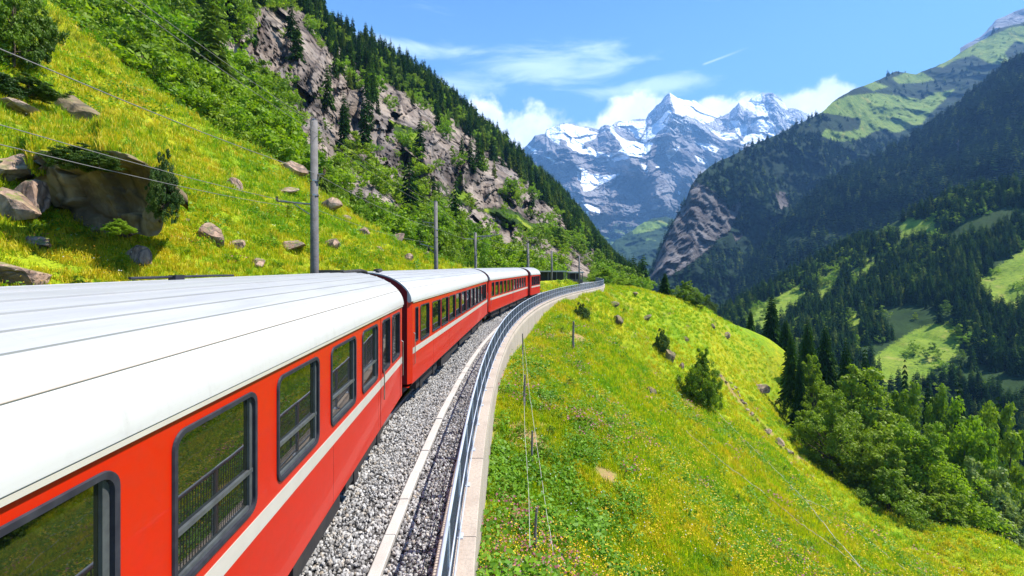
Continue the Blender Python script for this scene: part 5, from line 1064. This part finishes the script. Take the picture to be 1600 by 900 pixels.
LR = [('pale stone with one white face lying in the grass left below the boulder', 58, 388, 46, 26), ('broad pinkish outcrop at the left edge just above the carriage roof', 18, 440, 90, 44), ('upright split stone below the middle of the overhanging boulder', 214, 412, 34, 44), ('flat pink stone at the foot of the overhanging boulder', 192, 368, 50, 22),
      ('pointed pinkish rock right of the overhanging boulder', 334, 378, 42, 40), ('brown stone touching the pointed rock on its right', 371, 388, 24, 18), ('small dark stone alone high on the slope above the pointed rock', 366, 296, 20, 24), ('long flat pale stone left of the nearest pole', 458, 388, 50, 18),
      ('pair of pale stones just right of the nearest pole', 518, 388, 26, 22), ('brown rock beside the nearest pole at mid height', 514, 330, 38, 26), ('small brown stone right of the rock by the nearest pole', 541, 344, 16, 12), ('pale rock between the two tall poles, upper one', 570, 370, 26, 18),
      ('pinkish rock left of the second pole', 624, 376, 24, 18), ('dark brown stone low in the grass left of the second pole', 636, 408, 22, 16), ('pale block high up at the bushes left of the nearest pole', 456, 272, 42, 30), ('brown stone right of the tilted slab', 208, 222, 36, 22),
      ('small reddish stone close above the roof in the middle of the slope', 402, 414, 26, 14), ('little grey stone between the pointed rock and the boulder', 291, 347, 12, 9), ('brown stone at the left edge above the outcrop', 14, 172, 60, 18), ('stone under the grass left of the nearest pole', 446, 300, 40, 10),
      ('small stone at the foot of the bushes right of the nearest pole', 592, 392, 16, 10), ('tiny pale stone beneath the second pole', 664, 398, 12, 8), ('small stone high on the yellow slope', 218, 92, 16, 14)]
for i, (lb, px, py, a, b) in enumerate(LR): rock(lb, px, py, a, b, LHf, 40 + i, (random.uniform(-.3, .3), random.uniform(-.35, .35), random.uniform(0, 6)))
for i, (dx_, dy_, a, b) in enumerate([(24, 268, 66, 40), (14, 320, 70, 50), (52, 322, 44, 56)]):
    rock(('pinkish upper outcrop at the left edge beside the boulder', 'hollow reddish outcrop at the left edge', 'reddish rock pillar between the outcrop and the big boulder')[i], dx_, dy_ + b * .4, a, b * 1.2, LHf, 80 + i, (.1, .2, .5 * i), sub=4, sink=.1)
rock('tilted dark slab of rock on the slope above the overhanging boulder', 146, 200, 108, 44, LHf, 90, (.25, R(33), 0), 'rock_dark', sub=4, depth=.6)
RR = [('dark rock beside the small bush in the middle of the right meadow', 1046, 566, 22, 32), ('dark stones breaking through the grass below the end of the wall', 968, 506, 28, 18), ('small dark rock nearest the end of the track', 958, 478, 18, 12), ('pale boulder with a shaded side beside the tall narrow spruce', 1188, 612, 30, 18),
      ('small dark stone left of the lone round bush', 1018, 616, 16, 16), ('brown stone above the lone round bush', 1136, 528, 18, 12), ('dark stone high on the far part of the meadow', 1113, 512, 12, 8), ('grey stone between the crest and the lone round bush', 1072, 532, 12, 8), ('small stone in the crest grass at left', 992, 462, 14, 8),
      ('pale stone at the bend of the little path', 1216, 694, 22, 12), ('brown stone left of the path bend', 1198, 676, 16, 8), ('flat pale stone lying right of the path bend', 1232, 708, 22, 8), ('dark stone on the steep edge above the small bush', 1010, 500, 22, 10), ('brown stone right of the small bush', 1064, 575, 12, 12)]
for i, (lb, px, py, a, b) in enumerate(RR): rock(lb, px, py, a, b, RHf, 140 + i, (random.uniform(-.3, .3), random.uniform(-.35, .35), random.uniform(0, 6)), 'rock_dark' if 'dark' in lb else 'rock')
for i in range(16):
    t = i / 15; px = 1128 + t * 50 + random.uniform(-5, 5); py = 588 + t * 68 + random.uniform(-4, 4); rock('%s small pale stone from the top in the broken line right of the lone bush' % ORD[i], px, py, random.uniform(6, 12), random.uniform(4, 7), RHf, 170 + i, (0, 0, i), sub=2, group='line of pale stones on the right meadow')
# the big overhanging boulder: its front leans out over the foot, turf grows back from the brow
def big_boulder():
    nu, nv_ = 84, 48; u = np.linspace(0, 1, nu)[:, None]; v = np.linspace(0, 1, nv_)[None, :]; r = np.random.default_rng(5)
    topl = [(0, 262), (.05, 240), (.12, 236), (.2, 248), (.35, 252), (.5, 248), (.62, 240), (.78, 248), (.9, 262), (.97, 285), (1, 310)]; botl = [(0, 318), (.04, 350), (.2, 362), (.3, 368), (.5, 366), (.7, 360), (.88, 370), (.96, 368), (1, 345)]
    PXb = 54 + 206 * u + 0 * v; tp = np.interp(u, *zip(*topl)) + fbm(np.stack([u * 14, u * 0, u * 0], -1), 1, 4, seed=2) * 4; bt = np.interp(u, *zip(*botl)); PYb = bt + (tp - bt) * v
    yf = hit(150, 366, LHf, 5, 60)[1]; pl = -1e9                       # faceted front: the nearest of several tilted planes
    for (a_, b_, c_) in [(0, -.9, .55), (1.3, -1.1, -.30), (-1.7, -.5, 1.05), (.7, .8, -.5), (-.6, 1.6, -.65), (3.0, -.4, -2.1), (-4.5, .2, .55), (.2, -2.6, .75)]: pl = np.maximum(pl, a_ * u + b_ * (1 - v) + c_)
    Yb = yf + .5 - 1.35 * v - .62 * pl; P = unproj(PXb, PYb, Yb); P[..., 1] -= fbm(P, .8, 5, .55, seed=7, ridged=True) * .10 + facets(P + .25 * fbm(P, 1.2, 3, seed=402)[..., None], .85, 400, 1.6) * .26 + facets(P, 2.6, 410, 1.3) * .06
    rows = []
    for k in range(1, 7): q = P[:, -1].copy(); q[:, 1] += .16 * k; q[:, 0] -= .03 * k; q[:, 2] += .035 * k - .010 * k * k; rows.append(q)
    Pf = np.concatenate([P, np.stack(rows, 1)], 1); eye = np.array([0, 0, CZ]); bk = lambda Q_, k: eye + (Q_ - eye) * (1 + .045 * k) + np.array([0, 0, -.05 * k]); L_ = [bk(Pf[0], k) for k in range(4, 0, -1)]; Rr = [bk(Pf[-1], k) for k in range(1, 5)]
    G = np.concatenate([np.stack(L_), Pf, np.stack(Rr)], 0); o = link('boulder', np_mesh('boulder', G.reshape(-1, 3), grid_faces(G.shape[0], G.shape[1]), [M['rock_dark']], False))
    rows = []; e0 = P[:, -1]
    for k in range(0, 16):
        q = e0.copy(); dd_ = .10 + .30 * k; q[:, 0] *= 1 + dd_ / q[:, 1]; q[:, 1] += dd_; q[:, 2] += .03 + .16 * k * (1 + .012 * k) + fbm(q, .8, 3, seed=12) * .14 * min(k, 3) / 3; hh = left_h(q[:, 0], q[:, 1]); q[:, 2] = np.where(q[:, 2] < hh, hh - .12, q[:, 2]); rows.append(q)
    T = np.stack(rows, 1); T[:3, :, 2] -= .3; T[-4:, :, 2] -= np.linspace(.1, .9, 4)[:, None]
    tf = link('turf', np_mesh('turf', T.reshape(-1, 3), grid_faces(T.shape[0], T.shape[1]), [M['meadow']], True, {'bare': ('FLOAT', np.zeros(T.shape[0] * T.shape[1], np.float32))}), o)
    q = sample(dict(P=T), np.ones(T.shape[:2]), 1500); hs = rng.uniform(.6, 1.2, len(q)); g = scatter('turf_grass', q, G_, np.stack([hs, hs, hs], -1), rots(len(q), .2), rng.integers(0, 4, len(q))); g.parent = o; g['kind'] = 'stuff'
    return o
tag(big_boulder(), 'huge overhanging boulder with a shaded front on the left hillside', 'boulder')

# ------------------------------------------------------------------ poles and wires
def wood_pole(label, px, pytop, Y, dpx, arms=(), sides=10):
    x = (px - PX0) / F * Y; zt = CZ + (PY0 - pytop) / F * Y; r_ = dpx / 2 / F * Y; e = empty('utility_pole', (x, Y, -.4)); tag(e, label, 'pole', 'weathered poles along the left side of the track'); H = zt + .4
    MB().tube([(0, 0, 0), (.01, 0, H * .5), (-.01, 0, H)], [r_ * 1.12, r_, r_ * .86], 12).build('shaft', M['wood'], e, smooth=True); MB().tube([(-.01, 0, H), (-.01, 0, H + .05)], [r_ * .9, r_ * .3], 12).build('cap', M['steel'], e)
    for (z_, L, rise) in arms:
        zz_ = z_ + .4; a_ = MB().tube([(0, 0, zz_), (L, 0, zz_ + rise)], .032, 8).build('bracket', M['steel'], e)
        MB().tube([(0, 0, zz_ - .45), (L * .6, 0, zz_ + rise * .6)], .018, 6).build('strut', M['steel'], a_)
        sg_ = 1 if L > 0 else -1; mb = MB()
        for k in range(3): mb.tube([(L, 0, zz_ + rise + .03 + .05 * k), (L, 0, zz_ + rise + .065 + .05 * k)], [.055, .035], 8)
        mb.build('insulator', M['ceramic'], a_)
    mb = MB()
    for k in range(2): mb.tube([(0, 0, H * .72 + k * .5), (0, 0, H * .72 + k * .5 + .05)], r_ * 1.15, 12)
    mb.build('band', M['steel'], e); return (x, Y, zt)
p1 = wood_pole('nearest and tallest weathered grey wooden pole behind the first carriage', 491, 188, 15.4, 12.5, ((7.15, .35, 0.0), (6.1, -1.3, .12)))
p2 = wood_pole('second grey wooden pole, thinner, behind the second carriage', 681, 315, 30.5, 6.5, ((6.9, -.9, .1), (5.2, -1.1, .3)))
p3 = wood_pole('third pole with a crossbar, small, before the bushes', 743, 364, 41, 4.6, ((6.7, 1.5, 0), (6.5, -1.2, 0), (6.7, 2.3, .2)))
p4 = wood_pole('fourth pole standing behind the leading carriages', 825, 380, 66, 4.2, ((8.2, 1.2, .1),))
p5 = wood_pole('thin pole above the overgrown shelter', 862, 392, 84, 3, ((6.6, 1.2, .1),)); p6 = wood_pole('thin far pole in front of the small open shed', 905, 400, 98, 2.6, ((6.0, 1.2, .1),))
def cable(label, pts, rad, group='overhead wires along the left side of the track', sag=.25, name='overhead_wire', m='wire'):
    out_ = []
    for a, b in zip(pts[:-1], pts[1:]):
        a, b = Vector(a), Vector(b); L = (b - a).length
        for k in range(10): f = k / 10; p = a.lerp(b, f); p.z -= sag * L / 15 * 4 * f * (1 - f); out_.append(p)
    out_.append(Vector(pts[-1])); o = MB().tube(out_, rad, 5).build(name, M[m], smooth=True); tag(o, label, 'wire', group); return o
B0 = (-6.3, -6.0)
cable('topmost thin wire, leaving the top of the nearest pole towards the upper edge', [(B0[0], B0[1], 9.2), (p1[0], p1[1], p1[2] - .1), (p2[0], p2[1], p2[2] - .1), (p3[0], p3[1], p3[2] - .1), (p4[0], p4[1], p4[2] - .2)], .007)
cable('second thin wire, just below the topmost one at the nearest pole', [(B0[0] + .45, B0[1], 8.9), (p1[0] + .15, p1[1], p1[2] - .5), (p2[0] + .1, p2[1], p2[2] - .5), (p3[0], p3[1], p3[2] - .3)], .007)
cable('thick cable crossing the upper left meadow down to the nearest pole', [(-6.45, -4.0, 7.0), (p1[0] + .02, p1[1], 7.2), (p2[0], p2[1], 6.6), (p3[0], p3[1], 6.4), (p4[0], p4[1], 6.4)], .009)
cable('lower cable passing in front of the tilted slab at left', [(-6.5, -4.0, 6.25), (p1[0] - .35, p1[1], 6.1), (p2[0] - .3, p2[1], 5.6)], .007)
cable('lowest cable at left, just under the one in front of the slab', [(-6.6, -4.0, 5.95), (p1[0] - 1.0, p1[1], 6.05)], .007)
# ------------------------------------------------------------------ fence wires and posts on the right slope
def on_r(px, py, up=0.0): p = hit(px, py, RHf, 5, 140); return Vector((p[0], p[1], p[2] + up))
def post(label, px, py, h, r_=.05, grp='old wooden posts on the right meadow', m='wood'):
    p = on_r(px, py); e = empty('fence_post', p, random.uniform(0, 3)); tag(e, label, 'fence post', grp); MB().tube([(0, 0, -.3), (.02, .01, h * .5), (-.02, .02, h)], [r_ * 1.1, r_, r_ * .8], 8).build('stake', M[m], e); MB().tube([(-.02, .02, h - .12), (-.02, .02, h - .08)], r_ * .95, 8).build('staple', M['steel'], e); return p, h
post('pale-topped wooden post standing alone below the end of the wall', 896, 550, 2.4, .09)
posts = [post('thin post at the foot of the wall with drooping wires', 817, 560, 1.5, .04), post('second post down the slope below the wall', 820, 640, 1.3, .04), post('leaning post among the weeds near the bottom', 832, 730, 1.1, .035), post('lowest post near the bottom of the photo', 838, 870, 1.0, .03)]
def slope_wire(label, pix, rad, up=.25, wob=.06):
    pts = []
    for (a, b) in zip(pix[:-1], pix[1:]):
        for k in range(8): f = k / 8; pts.append(on_r(a[0] + (b[0] - a[0]) * f, a[1] + (b[1] - a[1]) * f, up + random.uniform(-wob, wob)))
    pts.append(on_r(*pix[-1], up)); o = MB().tube(pts, rad, 5).build('fence_wire', M['concrete2'], smooth=True); tag(o, label, 'wire', 'slack wires lying over the right meadow'); return o
slope_wire('slack wire hanging straight down the slope below the wall', [(815, 535), (818, 600), (820, 700), (826, 800), (828, 899)], .006, .5)
slope_wire('second slack wire below the wall, curving right', [(819, 545), (828, 640), (842, 740), (854, 830), (864, 899)], .006, .45)
slope_wire('long pale wire running down the meadow to the bottom edge, left one', [(1072, 680), (1130, 730), (1190, 775), (1250, 825), (1300, 860), (1350, 899)], .02, .35)
slope_wire('long pale wire running down the meadow to the bottom edge, right one', [(1112, 640), (1160, 690), (1215, 745), (1262, 795), (1300, 845), (1345, 899)], .022, .5)
slope_wire('pale wire branching off towards the lower trees', [(1240, 780), (1290, 800), (1330, 830), (1380, 870), (1415, 899)], .022, .4)
# ------------------------------------------------------------------ sheds beside the line
def shed(label, px0, px1, pt, pb, Y, depth, roof_m, name, cat):
    x0 = (px0 - PX0) / F * Y; x1 = (px1 - PX0) / F * Y; zt = CZ + (PY0 - pt) / F * Y; zb = CZ + (PY0 - pb) / F * Y - .3; w_ = x1 - x0; H = zt - zb; e = empty(name, (x0, Y, zb)); tag(e, label, cat)
    n = max(2, int(w_ / 1.6)); mb = MB()
    for k in range(n + 1):
        q = MB(); xx = w_ * k / n; q.box(xx - .08, xx + .08, -.08, .08, 0, H - .25); q.build('column', M['wood'], e)
    MB().box(0, w_, depth - .1, depth, 0, H - .25).build('rear_wall', M['black'], e); q = MB(); q.box(-.3, w_ + .3, -.35, depth + .1, H - .25, H - .05); q.build('roof', roof_m, e)
    MB().box(.05, w_ - .05, .3, .38, 0, 1.0).build('parapet', M['wood'], e); MB().box(-.28, w_ + .28, -.40, -.352, H - .40, H - .12).build('beam', M['concrete2'], e); return e
shed('small dark open shed with a pale roof where the track meets the cliff', 889, 910, 424, 441, 104, 3.0, M['concrete2'], 'open_shed', 'shed')
shed('long low overgrown shelter beyond the leading carriage', 843, 883, 422, 445, 98, 3.0, M['leaf_bright'], 'overgrown_shelter', 'shelter')
# ------------------------------------------------------------------ the air of the valley
hz = MB(); hz.box(-21000, 21000, -3500, 17000, -421.5, 3700); hb = hz.mesh('haze', []); hb.materials.clear(); hm = bpy.data.materials.new('valley_haze'); hm.use_nodes = True; t = NT(hm.node_tree); t.n.clear()
pv = t.new('ShaderNodeVolumePrincipled'); pv.inputs['Color'].default_value = (.22, .50, 1.0, 1); pv.inputs['Density'].default_value = 8e-5; pv.inputs['Anisotropy'].default_value = .1
ho = t.new('ShaderNodeOutputMaterial'); t.l.new(pv.outputs[0], ho.inputs['Volume']); hb.materials.append(hm); o = link('haze', hb); tag(o, 'pale blue haze hanging in the valley', 'haze', kind='stuff')
